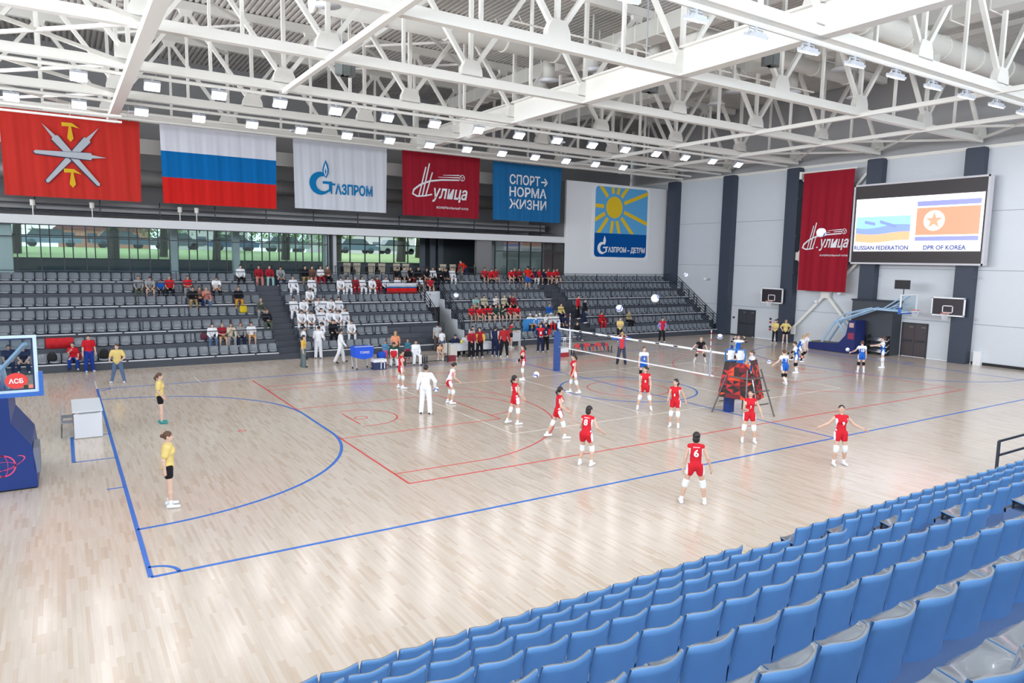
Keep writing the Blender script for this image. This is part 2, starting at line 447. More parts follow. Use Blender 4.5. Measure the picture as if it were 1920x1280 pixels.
# ---- light rails (white tubes along the hall) and the floodlights
def rail_tube(x0, x1, y, z, r):
    t = struct_root('lighting_rail', ((x0+x1)/2, y, z))
    MB().tube((x0, y, z), (x1, y, z), r, n=8).build('tube', WHITE_STEEL, t)
    b = MB()
    k = x0+.6
    while k < x1:
        b.tube((k, y, z), (k, y+.25, z+.34), .012, n=4); k += 3.0
    b.build('hangers', WHITE_STEEL, t)
rail_tube(-13, 43.4, 19.7, 12.66, .075); rail_tube(-13, 43.4, 25.8, 12.66, .075)
rail_tube(-13, 43.4, 1.4, 12.68, .09); rail_tube(-13, 43.4, -5.8, 12.68, .09)
rail_tube(-1.4, 42.0, 27.6, 12.55, .07); rail_tube(-1.4, 42.0, 28.5, 12.4, .07)
rail_tube(-13, 1.5, 22.4, 11.45, .05); rail_tube(-13, 1.5, 22.4, 11.2, .05)
rail_tube(12.5, 30, 8.6, 13.9, .035); rail_tube(12.5, 34, 10.2, 14.2, .035)
ME_LENS = MB().box((-.27, -.19, -.03), (.27, .19, .0)).mesh('lens', LENS)
ME_HOUS = MB().box((-.3, -.22, .0), (.3, .22, .09)).box((-.24, -.16, .09), (.24, .16, .15)).mesh('housing', HOUSING)
ME_BRK = MB().box((-.04, -.03, .12), (.04, .03, .3)).box((-.3, -.02, .04), (-.27, .02, .24)).box((.27, -.02, .04), (.3, .02, .24)).box((-.3, -.02, .22), (.3, .02, .25)).mesh('bracket', HOUSING)
rows_txt = {25.8: 'rail over the far seats', 19.7: 'rail over the far side line', 1.4: 'rail over the near side line', -5.8: 'rail over the near seats'}
cnt = {}
for (x, y) in FLOOD:
    k = cnt.get(y, 0); cnt[y] = k+1
    t = thing('floodlight', f'lit white floodlight, {nth(k)} along the {rows_txt[y]}', 'lamp', (x, y, 12.3), 'floodlights on the roof rails')
    tilt = math.radians(-38 if y > 10 else 20)       # every row is aimed at the court
    for nm, me in (('lens', ME_LENS), ('housing', ME_HOUS)):
        q = link(nm, me, t); q.rotation_euler = (tilt, 0, 0)
    link('bracket', ME_BRK, t)
    L = area('floodlight_beam', (x, y+.06*math.sin(tilt), 12.3-.06*math.cos(tilt)), (tilt, 0, 0), .55, .4, LAMP_W, (1.0, 0.985, 0.96))
    L.data.spread = math.radians(150)
# unlit spare lamps
for k, (x, y) in enumerate(((2.4, 26.6), (10.2, 26.6), (15.4, 26.6), (23.5, 20.4), (28.6, 26.6))):
    t = thing('unlit_lamp', f'unlit pale square lamp, {nth(k)} from the end by the crossed-blades flag', 'lamp', (x, y, 12.35), 'unlit lamps')
    MB().box((x-.3, y-.2, 12.35), (x+.3, y+.2, 12.43)).build('housing', PANEL_WHITE, t)
    MB().box((x-.04, y-.03, 12.43), (x+.04, y+.03, 12.94)).build('bracket', HOUSING, t)
# ---- ventilation: box ducts, round ducts and drop diffusers under the deck
vent = mat('white_duct', (216, 214, 208), .55, noise=.04, nscale=2)
def duct(name, label, a, b, w, h, loc=None):
    t = thing(name, label, 'duct', ((a[0]+b[0])/2, (a[1]+b[1])/2, a[2]))
    MB().beam(a, b, w, h).build('casing', vent, t)
    d = np.array(b)-np.array(a); L = np.linalg.norm(d); d /= L
    for k in range(1, int(L/1.5)):
        p = np.array(a)+d*1.5*k
        MB().beam(p-d*.03, p+d*.03, w+.06, h+.06).build('flange', WHITE_STEEL, t)
    return t
duct('air_duct', 'long white box duct crossing under the roof above the net', (22.4, 36.5, 16.1), (22.4, -14, 16.1), 1.0, .75)
duct('air_duct', 'white box duct crossing under the roof above the left goal line', (5.6, 16, 16.3), (5.6, -4, 16.3), 1.3, .8)
duct('air_duct', 'white box duct above the third bay by the dark scoreboard', (31.5, 33, 16.3), (31.5, -10, 16.3), 1.1, .7)
def round_duct(label, a, b, r):
    t = thing('round_duct', label, 'duct', ((a[0]+b[0])/2, (a[1]+b[1])/2, a[2]))
    MB().tube(a, b, r, n=20).build('pipe', vent, t, smooth=True)
    d = np.array(b)-np.array(a); L = np.linalg.norm(d); d /= L
    for k in range(0, int(L/3)+1):
        p = np.array(a)+d*3*k
        MB().tube(p-d*.04, p+d*.04, r+.04, n=20).build('collar', WHITE_STEEL, t)
round_duct('thick round white duct along the roof over the middle of the court', (8, 16.2, 15.9), (21.5, 16.2, 15.9), .55)
round_duct('thick round white duct along the roof over the near side line', (23, 3.9, 15.2), (43, 3.9, 15.2), .5)
round_duct('thick round white duct high over the right half of the court', (23.2, 10.3, 15.8), (35.5, 10.3, 15.8), .42)
me_drop = MB().tube((0, 0, 0), (0, 0, 1.1), .3, n=16).mesh('spout', vent, True)
me_disc = MB().tube((0, 0, -.1), (0, 0, 0), .52, .36, n=20).mesh('disc', WHITE, True)
k = 0
for (x, y, z) in ((21.6, 15.2, 15.1), (23.4, 16.9, 15.1), (20.6, 17.5, 14.9), (22.2, 20.5, 15.1), (23.6, 13.0, 15.3), (31, 14.2, 15.2), (32.2, 16.6, 15.1), (31.3, 18.6, 15.1),
                  (33.2, 12.2, 15.1), (36.2, 10.3, 14.9), (26.5, 3.9, 14.4), (31.5, 3.9, 14.4), (7.4, 13.9, 15.4), (8.2, 15.0, 15.4), (31.5, 8.2, 15.2)):
    t = thing('air_diffuser', f'round white air diffuser on a drop pipe, {nth(k)} nearest of those under the roof', 'vent', (x, y, z), 'round diffusers under the roof'); k += 1
    link('spout', me_drop, t); link('disc', me_disc, t)
    MB().tube((x, y, z+1.0), (x, y, 17.62), .05, n=6).build('hanger', WHITE_STEEL, t)
# heater/projector boxes on the grid
for lab, (x, y, z) in (('grey speaker cluster bolted to the roof grid over the left half', (9.4, 16.8, 13.4)), ('grey speaker cluster bolted to the roof grid over the centre circle', (20.9, 10.6, 13.2)), ('grey box on the roof grid over the near side line', (22.2, 5.4, 13.4))):
    t = thing('speaker_cluster', lab, 'speaker', (x, y, z))
    for a in (-35, 0, 35):
        q = math.radians(a)
        M = Matrix.Translation((x+.35*math.sin(q), y-.35*math.cos(q), z)) @ Matrix.Rotation(q, 4, 'Z')
        b = MB(); b.box((-.16, -.2, -.26), (.16, .2, .26)); b.v = [tuple(M @ Vector(v)) for v in b.v]
        b.build('cabinet', mat('grey_speaker', (120, 126, 126), .6), t)
    MB().box((x-.3, y-.05, z+.25), (x+.3, y+.05, z+.32)).tube((x, y, z+.3), (x, y, 17.62), .04, n=6).build('bracket', HOUSING, t)
# ================================================================== far stand: seven tiers in four blocks
FY, FD, FZ, FR = 25.3, .92, .42, .605
ty = lambda i: FY+FD*i
tz = lambda i: FZ+FR*i
WELL = FR*.45
def tier(root, i, x0, x1):
    z0 = 0 if i == 0 else tz(i-1)+FR-WELL-.02
    y0, y1, z = ty(i), ty(i+1), tz(i)
    pts = [(y0, max(0, z-.6)), (y0, z), (y0+.52, z), (y0+.52, z+FR-WELL), (y1, z+FR-WELL), (y1, max(0, z-.6))]
    b = MB(); n = len(pts)
    b.add([(x0, *p) for p in pts]+[(x1, *p) for p in pts], [tuple(range(n)), tuple(range(2*n-1, n-1, -1))]+[(k, n+k, n+(k+1) % n, (k+1) % n) for k in range(n)])
    return b.build('tier', STAND_GREY if i % 2 else STAND_RISER, root)
def strip(root, i, x0, x1):
    x = x0+.05
    b = MB()
    while x < x1-.3:
        e = min(x+1.9, x1-.05); b.box((x, ty(i)-.012, tz(i)-.075), (e, ty(i)+.004, tz(i)-.02)); x += 2.0
    b.build('nosing_strip', STRIP, root)
def row_rail(root, i, x0, x1):
    y = ty(i)+.03; z = tz(i)
    b = MB().beam((x0, y, z+.56), (x1, y, z+.56), .04)
    r = b.build('guard_rail', RAIL, root)
    n = max(1, round((x1-x0)/2.05))
    for k in range(n+1):
        x = x0+(x1-x0)*k/n
        MB().box((x-.022, y-.022, z-.3), (x+.022, y+.022, z+.56)).build('post', RAIL, r)
BLOCKS = {'left': (-12.0, 8.75), 'second': (10.05, 19.2), 'third': (20.65, 29.5), 'end': (30.95, 43.95)}
blk_lab = {'left': 'grey seven-tier stand block under the crossed-blades flag', 'second': 'grey seven-tier stand block between the wide stairs and the dark passage',
           'third': 'grey seven-tier stand block behind the officials between passage and narrow stairs', 'end': 'grey seven-tier stand block under the sun poster by the end wall'}
blk_root = {}
for k, (x0, x1) in BLOCKS.items():
    r = thing('stand_block', blk_lab[k], 'bleachers', ((x0+x1)/2, FY, 0)); blk_root[k] = r
    for i in range(7):
        a, b = x0, x1
        if k == 'second' and i >= 5: b = 19.2
        tier(r, i, a, b)
        if i % 2 == 0: strip(r, i, max(a, -4.5), b)
        if i >= 1: row_rail(r, i, max(a, -6.0), b-.05)
# upper two tiers bridge the passage
br = thing('stand_bridge', 'two grey upper tiers bridging the dark passage', 'bleachers', (19.9, ty(5), 0))
for i in (5, 6):
    b = MB().box((19.2, ty(i), tz(i)-.6), (20.65, ty(i)+.52, tz(i))).box((19.2, ty(i)+.52, tz(i)-.6), (20.65, ty(i+1), tz(i)+FR-WELL)); b.build('tier', STAND_GREY, br)
    row_rail(br, i, 19.2, 20.65)
# back walkway behind the top row
structure(MB().box((X0, ty(7), 3.7), (44, 37.9, 4.08)).build('floor_lobby', GREY_WALL))
structure(MB().box((X0, 25.6, -.2), (44, 38, 0)).build('floor_under_stand', DARK))
# stairs
def stairs(label, x0, x1):
    r = thing('stairs', label, 'stairs', ((x0+x1)/2, FY, 0))
    n = 14; zt = 4.08
    for k in range(n):
        z = zt*(k+1)/n; y = FY+(ty(7)-FY-.4)*k/n
        MB().box((x0, y, z-zt/n), (x1, ty(7), z-.03)).build('step', STAND_RISER, r)
        MB().box((x0, y-.02, z-.03), (x1, ty(7), z)).build('tread', STAND_GREY, r)
stairs('wide grey stairs between the left and second stand blocks', 8.76, 10.04)
stairs('narrow grey stairs up to the top row beside the end block', 29.51, 30.94)
# passage under the bridge
pw = struct_root('wall_passage', (19.9, 27, 0))
MB().box((19.2, ty(4)+.75, 2.35), (20.65, ty(5)-.02, tz(5)-.05)).build('white_front', PANEL_WHITE, pw)
MB().box((19.2, ty(4)+.6, 0), (20.65, ty(4)+.66, 2.35)).build('dark_opening', DARK, pw)
b = MB(); pts = [(FY+.02, 0), (ty(5), 0), (ty(5), tz(5)-.05)]
for i in range(4, -1, -1): pts += [(ty(i+1), tz(i)+.05), (ty(i)+.02, tz(i)+.05)]
n = len(pts)
b.add([(20.56, *p) for p in pts]+[(20.64, *p) for p in pts], [tuple(range(n)), tuple(range(2*n-1, n-1, -1))]+[(k, n+k, n+(k+1) % n, (k+1) % n) for k in range(n)])
b.build('white_side', PANEL_WHITE, pw)
dd = struct_root('door_3', (19.25, 28.6, 0))
MB().box((19.22, 27.6, 0), (19.3, 28.9, 2.3)).build('leaf', mat('brown_black_door', (58, 46, 50), .5), dd)
MB().box((19.3, 27.7, 1.0), (19.34, 27.8, 1.1)).build('handle', RAIL, dd)
def slope_rail(label, pts, bars=4, drop=.9):
    """sloping stair railing: list of (x, y, z at the foot)"""
    a = np.array(pts[0], float); b_ = np.array(pts[-1], float)
    r = thing('stair_railing', label, 'railing', tuple(a))
    for k in range(bars):
        h = drop*(k+1)/bars
        MB().beam(a+[0, 0, h], b_+[0, 0, h], .035).build('bar', RAIL, r)
    n = 5
    for k in range(n):
        p = a+(b_-a)*k/(n-1)
        MB().beam(p, p+[0, 0, drop], .045).build('post', RAIL, r)
slope_rail('black stair railing along the end block by the end wall', [(44-.12, ty(0)+.4, tz(0)), (44-.12, ty(6)+.3, tz(6))])
slope_rail('black sloping railing on the passage edge of the second block', [(19.12, ty(2)+.3, tz(2)), (19.12, ty(5)+.4, tz(5))])
slope_rail('black sloping railing on the passage edge of the third block', [(20.72, ty(1)+.3, tz(1)), (20.72, ty(5)+.4, tz(5))])

# ---- seats: moulded shells (pan, back, skirt), facing the court
def seat_mesh(face, shell, w=.455, hi=False):
    """facing +Y at the origin on the deck: sitting face (slot 0), outer shell running down to the deck (slot 1)"""
    prof = [(.22, .05), (.226, .105), (.17, .13), (.02, .105), (-.10, .11), (-.15, .16), (-.178, .28), (-.20, .40), (-.212, .452)]
    rear = [(-.234, .452), (-.222, .38), (-.198, .24), (-.176, .10), (-.168, 0)]
    if not hi: prof = [prof[i] for i in (0, 1, 3, 5, 8)]; rear = [rear[i] for i in (0, 2, 4)]
    nx = 11 if hi else 5
    def row(y, z, back):
        P = []
        for i in range(nx):
            u = -1+2*i/(nx-1); ww = w/2
            t = max(0, (z-.30)/.152)
            ww *= 1-.07*t*t
            bend = .075*u*u
            yy = y+bend*(min(1, max(0, (z-.10)/.10)) if not back else 1)
            zz = z+(.02*u*u if z < .14 and not back else 0)-(.030*u**4+.012*math.cos(u*2.2))*(t if z > .3 else 0)
            if not back and y > .2: ww *= .94; yy = y-.05*u*u
            P.append((u*ww, yy, zz))
        return P
    b = MB(); A = []
    for y, z in prof: A += row(y, z, False)
    n = len(prof); q = [(j*nx+i, j*nx+i+1, (j+1)*nx+i+1, (j+1)*nx+i) for j in range(n-1) for i in range(nx-1)]
    b.add(A, q, 0)
    R = []
    for y, z in rear: R += row(y, z, True)
    m = len(rear); N0 = len(b.v)
    b.add(R, [(j*nx+i, j*nx+i+1, (j+1)*nx+i+1, (j+1)*nx+i) for j in range(m-1) for i in range(nx-1)], 1)
    top = (n-1)*nx
    b.f += [(top+i, top+i+1, N0+i+1, N0+i) for i in range(nx-1)]; b.m += [0]*(nx-1)  # top rim takes the face grey as a painted edge highlight
    jb = next(j for j, (y, z) in enumerate(prof) if z >= .15)           # side walls between sitting face and rear
    for e in (0, nx-1):
        loop = [N0+k*nx+e for k in range(m)]+[j*nx+e for j in range(jb, n)]
        if e == 0: loop = loop[::-1]
        b.f.append(tuple(loop)); b.m.append(1)
    U = [(p[0]*.97, p[1]-.004, p[2]-.022) for p in A[:(jb+1)*nx]]; N1 = len(b.v)      # underside of the pan
    b.add(U, [(j*nx+i, (j+1)*nx+i, (j+1)*nx+i+1, j*nx+i+1) for j in range(jb) for i in range(nx-1)], 1)
    for e in (0, nx-1):
        for j in range(jb):
            f = (j*nx+e, (j+1)*nx+e, N1+(j+1)*nx+e, N1+j*nx+e); b.f.append(f); b.m.append(1)
    return b.mesh('seat', [face, shell], True)
ME_FAR = seat_mesh(SEAT_FACE, SEAT_GREY); ME_NEAR = seat_mesh(SEAT_FACE, SEAT_DAYLIT_BLUE, w=.485, hi=True)
seats = []      # (dist, x, row, block, k)
SP = .494
for i in range(7):
    for name, (x0, x1) in BLOCKS.items():
        a, b = x0, x1
        if name == 'second' and i in (0, 1): b = 15.55
        if name == 'end': b = 43.2
        xs = []
        if name == 'left':
            x = b-.30
            while x > -4.6: xs.append(x); x -= SP
        else:
            x = a+.30
            while x < b-.2: xs.append(x); x += SP
        for k, x in enumerate(xs):
            seats.append((math.hypot(x+1.1, ty(i)+13.1), x, i, name, k))
    if i >= 5:
        for k, x in enumerate((19.65, 20.15)): seats.append((math.hypot(x+1.1, ty(i)+13.1), x, i, 'bridge', k))
seats.sort()
where = {'left': 'left of the wide stairs', 'second': 'right of the wide stairs', 'third': 'right of the dark passage', 'end': 'beside the narrow stairs', 'bridge': 'over the passage'}
rowname = ['bottom', 'second', 'third', 'fourth', 'fifth', 'sixth', 'top']
rest = MB(); proto = [tuple(v.co) for v in ME_FAR.vertices]; pf = [tuple(p.vertices) for p in ME_FAR.polygons]; pm = [p.material_index for p in ME_FAR.polygons]
SEAT_Y = .27
for n, (d_, x, i, name, k) in enumerate(seats):
    y, z = ty(i)+SEAT_Y, tz(i)
    if n < 300:
        o = link('bleacher_seat', ME_FAR, None, (x, y, z), math.pi)
        tag(o, f'grey seat, {nth(k)} {where[name]} in the {rowname[i]} row, far stand', 'seat', 'grey seats of the far stand')
    else:
        n0 = len(rest.v); rest.v += [(x-p[0], y-p[1], z+p[2]) for p in proto]
        rest.f += [tuple(q+n0 for q in f) for f in pf]; rest.m += pm
o = rest.build('bleacher_seats', [SEAT_FACE, SEAT_GREY], None, True, loc=(30, 29, 2))
tag(o, 'remaining grey plastic seats of the far stand toward the end wall', 'seats', None, 'stuff')

# ================================================================== near stand: low rake, shell backs and decks tinted blue for daylight
ND, NR = .93, .47
nyb = lambda i: -5.5-ND*i             # back of the seat row
ndz = lambda i: .28+NR*i              # deck height
nr = thing('stand_block', 'daylight-tinted stepped stand in front of the camera carrying the tinted seats', 'bleachers', (16, -8, 0))
for i in range(9):
    y1 = nyb(i)+.47; y0 = nyb(i+1)+.47
    for a, b in ((-3.0, 8.82), (10.2, 34.0)):
        MB().box((a, y0-.02, 0 if i == 0 else ndz(i)-.7), (b, y1, ndz(i))).build('tier', NEAR_DECK_DAYLIT, nr)
        MB().box((a, y1-.02, ndz(i)-.06), (b, y1+.012, ndz(i)+.004)).build('nosing', STAND_GREY, nr)
MB().box((-3, -4.98, 0), (34, -4.9, .02)).build('floor_trim', RAIL, nr)
MB().box((7.15, -9.4, ndz(4)+.001), (7.17, -8.75, ndz(4)+.004)).build('deck_joint', BLACK, nr)
st = thing('stairs', 'daylight-tinted stairs between the tinted seat rows in front', 'stairs', (9.5, -5, 0))
for k in range(18):
    z = ndz(0)+NR*(k-1)/2; y = -5.03-ND*k/2
    if z > 0: MB().box((8.83, y-ND*5, 0), (10.19, y, z)).build('step', NEAR_DECK_DAYLIT, st)
me_frame = MB().beam((-.19, .17, 0), (-.19, .17, .08), .025).beam((.19, .17, 0), (.19, .17, .08), .025).beam((-.19, .17, .085), (.19, .17, .085), .025).beam((-.19, .17, .085), (-.19, -.12, .095), .025).beam((.19, .17, .085), (.19, -.12, .095), .025).mesh('frame', BLACK)
vis = [(1.0, 19.3), (1.0, 17.5), (1.0, 15.0), (1.0, 12.6), (1.0, 10.1), (1.2, 8.8), (1.2, 6.0), (1.4, 3.0)]
nrow = ['front', 'second', 'third', 'fourth', 'fifth', 'sixth', 'seventh', 'eighth']
ks = 0
for i, (a, b) in enumerate(vis):
    for side, xs in (('before', [8.5-.5*k for k in range(16)]), ('after', [10.47+.5*k for k in range(20)])):
        for k, x in enumerate(xs):
            if x < a-.8 or x > b+.6: continue
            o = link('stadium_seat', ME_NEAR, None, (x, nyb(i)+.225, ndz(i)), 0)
            tag(o, f'daylight-tinted moulded seat, {nth(k)} {side} the stair gap in the {nrow[i]} row before the camera', 'seat', 'daylight-tinted seats of the near stand')
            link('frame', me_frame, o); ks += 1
# guard rail at the front of the near stand
gr = thing('front_railing', 'black front railing past the last near seats by the side line', 'railing', (19.3, -4.98, 0))
for x in (19.3, 21.3, 23.3): MB().box((x-.03, -5.01, 0), (x+.03, -4.95, 1.13)).build('post', RAIL, gr)
for z in (1.1, .72): MB().box((19.3, -5.0, z), (23.3, -4.96, z+.05)).build('bar', RAIL, gr)

# ================================================================== far wall: glass front, fascia, lobby, technical level
fw = struct_root('wall_far', (14, 32, 4))
MB().box((X0, 31.78, 7.02), (32.7, 32.1, 7.48)).build('fascia', mat('white_fascia', (220, 222, 226), .5), fw)
MB().box((X0, 32.0, 7.3), (32.7, 37.9, 7.46)).build('upper_floor', GREY_WALL, fw)
MB().box((X0, 37.0, 7.46), (44, 37.2, 17.8)).build('upper_back_wall', mat('pale_grey_wall', (176, 176, 178), .8, noise=.04), fw)
MB().box((32.7, 31.75, 4.3), (43.6, 31.95, 11.9)).build('poster_wall', mat('white_painted_wall', (232, 234, 238), .6, noise=.02), fw)
MB().box((32.7, 31.95, 4.3), (32.85, 37, 11.9)).build('poster_wall_side', GREY_WALL, fw)
MB().box((32.66, 31.72, 4.2), (43.6, 31.78, 4.34)).build('poster_wall_trim', WHITE_STEEL, fw)
# front glazing in panes
def glazing(name, xs, y, z0, ztr, z1):
    r = struct_root(name, ((xs[0]+xs[-1])/2, y, z0))
    for a, b in zip(xs[:-1], xs[1:]):
        for p, q in ((z0, ztr), (ztr, z1)):
            MB().box((a+.03, y-.006, p+.03), (b-.03, y+.006, q-.03)).build('pane', WINDOW_GLASS, r)
    for x in xs: MB().box((x-.03, y-.06, z0), (x+.03, y+.06, z1)).build('mullion', FRAME_DARK, r)
    for z in (z0, ztr, z1): MB().box((xs[0], y-.05, z-.03), (xs[-1], y+.05, z+.03)).build('transom', FRAME_DARK, r)
    return r
glazing('window_1', [-3.9+1.03*k-4.12 for k in range(22)], 31.9, 4.1, 6.35, 7.0)
glazing('window_2', [26.3+1.07*k for k in range(7)], 31.9, 4.1, 6.25, 7.0)
# outer wall of the lobby with its windows
ow = struct_root('wall_lobby', (10, 37.9, 4))
MB().box((X0, 37.8, 4.08), (23.0, 38.0, 5.2)).build('parapet', mat('dark_lobby_wall', (84, 92, 98), .7), ow)
MB().box((23.0, 37.8, 4.08), (44, 38.0, 7.4)).build('dark_wall', mat('dark_lobby_wall', (84, 92, 98), .7), ow)
MB().box((X0, 37.8, 7.2), (23.0, 38.0, 7.4)).build('lintel', FRAME_DARK, ow)
glazing('window_3', [-12+1.17*k for k in range(31)], 37.85, 5.2, 6.55, 7.2)
for x in (-3.4, 14.1): MB().box((x-.42, 32.5, 4.08), (x+.3, 33.1, 7.3)).build('lobby_pillar', PANEL_WHITE, ow)
for x in (5.05, 8.75, -8): MB().box((x-.2, 35.6, 4.08), (x+.2, 36.1, 7.3)).build('lobby_pillar', PANEL_WHITE, ow)
MB().box((24.9, 32.2, 4.08), (26.2, 32.5, 7.02)).build('grey_pier', GREY_WALL, ow)
MB().box((26.2, 34.6, 4.08), (32.7, 34.8, 7.3)).build('grey_partition', mat('pale_grey_partition', (150, 152, 152), .7), ow)
MB().box((13.9, 32.0, 4.08), (14.0, 34.0, 7.02)).build('return_frame', FRAME_DARK, ow)
for x in (22.7, 23.6, 24.3): MB().box((x-.22, 36.8, 4.08), (x+.22, 36.9, 7.2)).build('curtain', mat('grey_curtain', (104, 112, 120), .9), ow)
# cream slatted panels standing along the lobby edge
cream = mat('cream_wood', (206, 196, 176), .6, noise=.05); dkw = mat('dark_pack', (44, 40, 42), .8)
for k, x in enumerate((15.25, 15.95, 17.0, 17.75, 18.85, 19.55, 22.5, 23.3, 24.05, 25.75, 26.4)):
    if k == 9: x = 25.35
    if k == 10: break
    t = thing('slatted_panel', f'cream slatted wooden panel, {nth(k)} along the lobby edge from the white pillar', 'panel', (x, 32.9, 4.08), 'cream slatted panels in the lobby')
    MB().box((x-.25, 32.88, 5.14), (x+.25, 32.95, 5.2)).build('top_rail', cream, t)
    MB().box((x-.2, 32.88, 4.12), (x+.2, 32.95, 4.2)).build('bottom_rail', cream, t)
    for j in range(5):
        u = -1+2*j/4
        MB().prism([(u*.21-.036, 0), (u*.16-.03, -.95), (u*.16+.03, -.95), (u*.21+.036, 0)], face_south(x, 32.94, 5.14), .05).build('slat', cream, t)
    MB().box((x-.3, 33.0, 4.08), (x+.3, 33.3, 5.0)).build('dark_back', dkw, t)
    if k % 2 == 0: pk = MB().box((x+.32, 32.75, 4.08), (x+.56, 33.05, 4.75)).box((x+.36, 32.72, 4.15), (x+.52, 32.76, 4.5)).build('pack', dkw); tag(pk, f'dark bag standing beside the {nth(k)} cream slatted panel', 'bag')
lrail = thing('lobby_railing', 'dark railing behind the top row along the lobby edge', 'railing', (20, 32.2, 4.08))
MB().box((14.2, 32.18, 4.98), (24.9, 32.22, 5.02)).build('bar', RAIL, lrail)
for k in range(9): MB().box((14.2+1.33*k-.02, 32.18, 4.08), (14.2+1.33*k+.02, 32.22, 5.0)).build('post', RAIL, lrail)
# technical level above the fascia: pale beam, ducts, pipes
MB().box((X0, 33.5, 11.3), (32.6, 33.9, 12.15)).build('pale_beam', WHITE_STEEL, fw)
t = thing('service_duct', 'grey round duct behind the hanging banners', 'duct', (10, 34.6, 9.9)); MB().tube((X0, 34.6, 10.0), (32, 34.6, 10.0), .5, n=18).build('pipe', DUCT_GREY, t, True)
for k in range(12): MB().tube((-9+3.4*k, 34.6, 10.0), (-8.9+3.4*k, 34.6, 10.0), .54, n=18).build('collar', DUCT_GREY, t)
t = thing('service_duct', 'low grey box duct above the white fascia behind the banners', 'duct', (10, 34, 8.1)); MB().box((X0, 33.6, 7.9), (32, 34.5, 8.4)).build('casing', DUCT_GREY, t)
t = thing('service_pipes', 'thin dark pipes on hangers above the white fascia', 'pipe', (10, 32.8, 8))
for z, y in ((7.75, 32.7), (8.15, 32.9)): MB().tube((X0, y, z), (32, y, z), .04, n=6).build('pipe', RAIL, t)
for k in range(14): MB().beam((-8+3*k, 32.8, 7.46), (-8+3*k, 32.8, 8.5), .06).build('hanger', RAIL, t)
for k, x in enumerate((-2.1, 5.0, 5.9, 0.6)):
    t = thing('wall_speaker', f'small pale cylinder lamp on the white fascia, {nth(k)}', 'lamp', (x, 32.3, 7.48)); MB().tube((x, 32.3, 7.48), (x, 32.3, 8.1), .03, n=6).build('stem', WHITE_STEEL, t); MB().tube((x, 32.3, 8.0), (x, 32.3, 8.3), .12, n=10).build('head', WHITE_STEEL, t)
# banner rod
structure(MB().tube((-6, 30.95, 12.72), (33, 30.95, 12.72), .05, n=8).build('banner_rod', WHITE_STEEL))

# ================================================================== outdoors behind the lobby windows
lawn = mat('lawn', (178, 196, 140), .9, noise=.15, nscale=1.0)
gz = lambda y: 4.75+(y-38.2)*.078
structure(MB().add([(-60, 38.2, gz(38.2)), (110, 38.2, gz(38.2)), (110, 54, gz(54)), (-60, 54, gz(54)), (-60, 38.2, 3.2), (110, 38.2, 3.2), (110, 54, 3.2), (-60, 54, 3.2)],
                   [(0, 1, 2, 3), (7, 6, 5, 4), (0, 4, 5, 1), (1, 5, 6, 2), (2, 6, 7, 3), (3, 7, 4, 0)]).build('lawn', lawn))
structure(MB().box((-60, 54, 3.2), (110, 110, gz(54)-.02)).build('road', mat('asphalt', (150, 152, 156), .8, noise=.08)))
def leafy(c, r, n, rgb, name, parent, seed):
    g = np.random.default_rng(seed); b = MB()
    for _ in range(n):
        d = g.normal(size=3); d /= np.linalg.norm(d); p = np.array(c)+d*r*g.uniform(.55, 1)*np.array([1, 1, .8])
        q = g.normal(size=3); q /= np.linalg.norm(q); w = np.cross(q, [0, 0, 1.0]); s = .32
        b.add([p-q*s, p+w*s*.5, p+q*s, p-w*s*.5], [(0, 1, 2, 3)])
    o = b.build(name, mat('leaf_%d_%d_%d' % rgb, rgb, .8), parent); o['kind'] = 'stuff'; return o
bark = mat('bark', (70, 64, 58), .9, noise=.2)
for k, (x, y, r, h, c) in enumerate(((2.2, 44, .38, 6, (96, 128, 70)), (5.6, 46, .3, 6, (150, 178, 84)), (8.9, 43.5, .3, 6, (118, 150, 84)), (14.4, 45, .36, 6, (130, 160, 96)), (18.5, 44.5, .4, 6, (110, 146, 78)),
                                     (24.5, 45, .42, 6, (150, 190, 90)), (28.5, 50, .3, 6, (140, 180, 84)), (-3.5, 47, .3, 6, (104, 132, 92)), (12, 52, .3, 6, (126, 158, 100)))):
    t = thing('tree', f'tree on the lawn outside, {nth(k)} seen through the lobby windows', 'tree', (x, y, gz(y)), 'trees outside the lobby')
    MB().tube((x, y, gz(y)-.1), (x+.15, y, 8.6), r, r*.75, n=10).tube((x+.15, y, 8.5), (x+1.2, y+.3, 10.8), r*.6, r*.3, n=8).tube((x+.1, y, 8.3), (x-1.1, y, 10.6), r*.55, r*.3, n=8).build('trunk', bark, t)
    leafy((x, y, 9.1), 2.7, 300, c, 'crown', t, k)
cars = ((-1.5, 55.5, (150, 170, 196)), (3.4, 55.0, (110, 124, 156)), (7.8, 55.6, (120, 128, 140)), (12.4, 55, (104, 132, 186)), (17.2, 55.5, (176, 186, 196)), (24.0, 55, (110, 134, 160)), (28.5, 55.2, (190, 196, 204)))
GZ = gz(54)-.02
for k, (x, y, c) in enumerate(cars):
    t = thing('car', f'parked car on the road outside, {nth(k)} seen through the lobby windows', 'car', (x, y, GZ))
    M = face_south(x, y+.85, GZ)
    MB().prism([(-2.1, .35), (2.1, .35), (2.15, .75), (1.3, .95), (-1.9, .95), (-2.15, .75)], M, 1.7).build('body', mat(f'car_{k}', c, .3), t)
    MB().prism([(-1.6, .95), (1.2, .95), (.7, 1.45), (-1.2, 1.45)], face_south(x, y+.75, GZ), 1.5).build('cabin', mat('car_glass', (92, 104, 116), .15), t)
    for dx in (-1.3, 1.3):
        for dy in (-.85, .65): MB().tube((x+dx, y+dy, GZ+.32), (x+dx, y+dy+.2, GZ+.32), .32, n=14).build('wheel', BLACK, t)
brick = mat('brick_house', (206, 148, 118), .9, noise=.1)
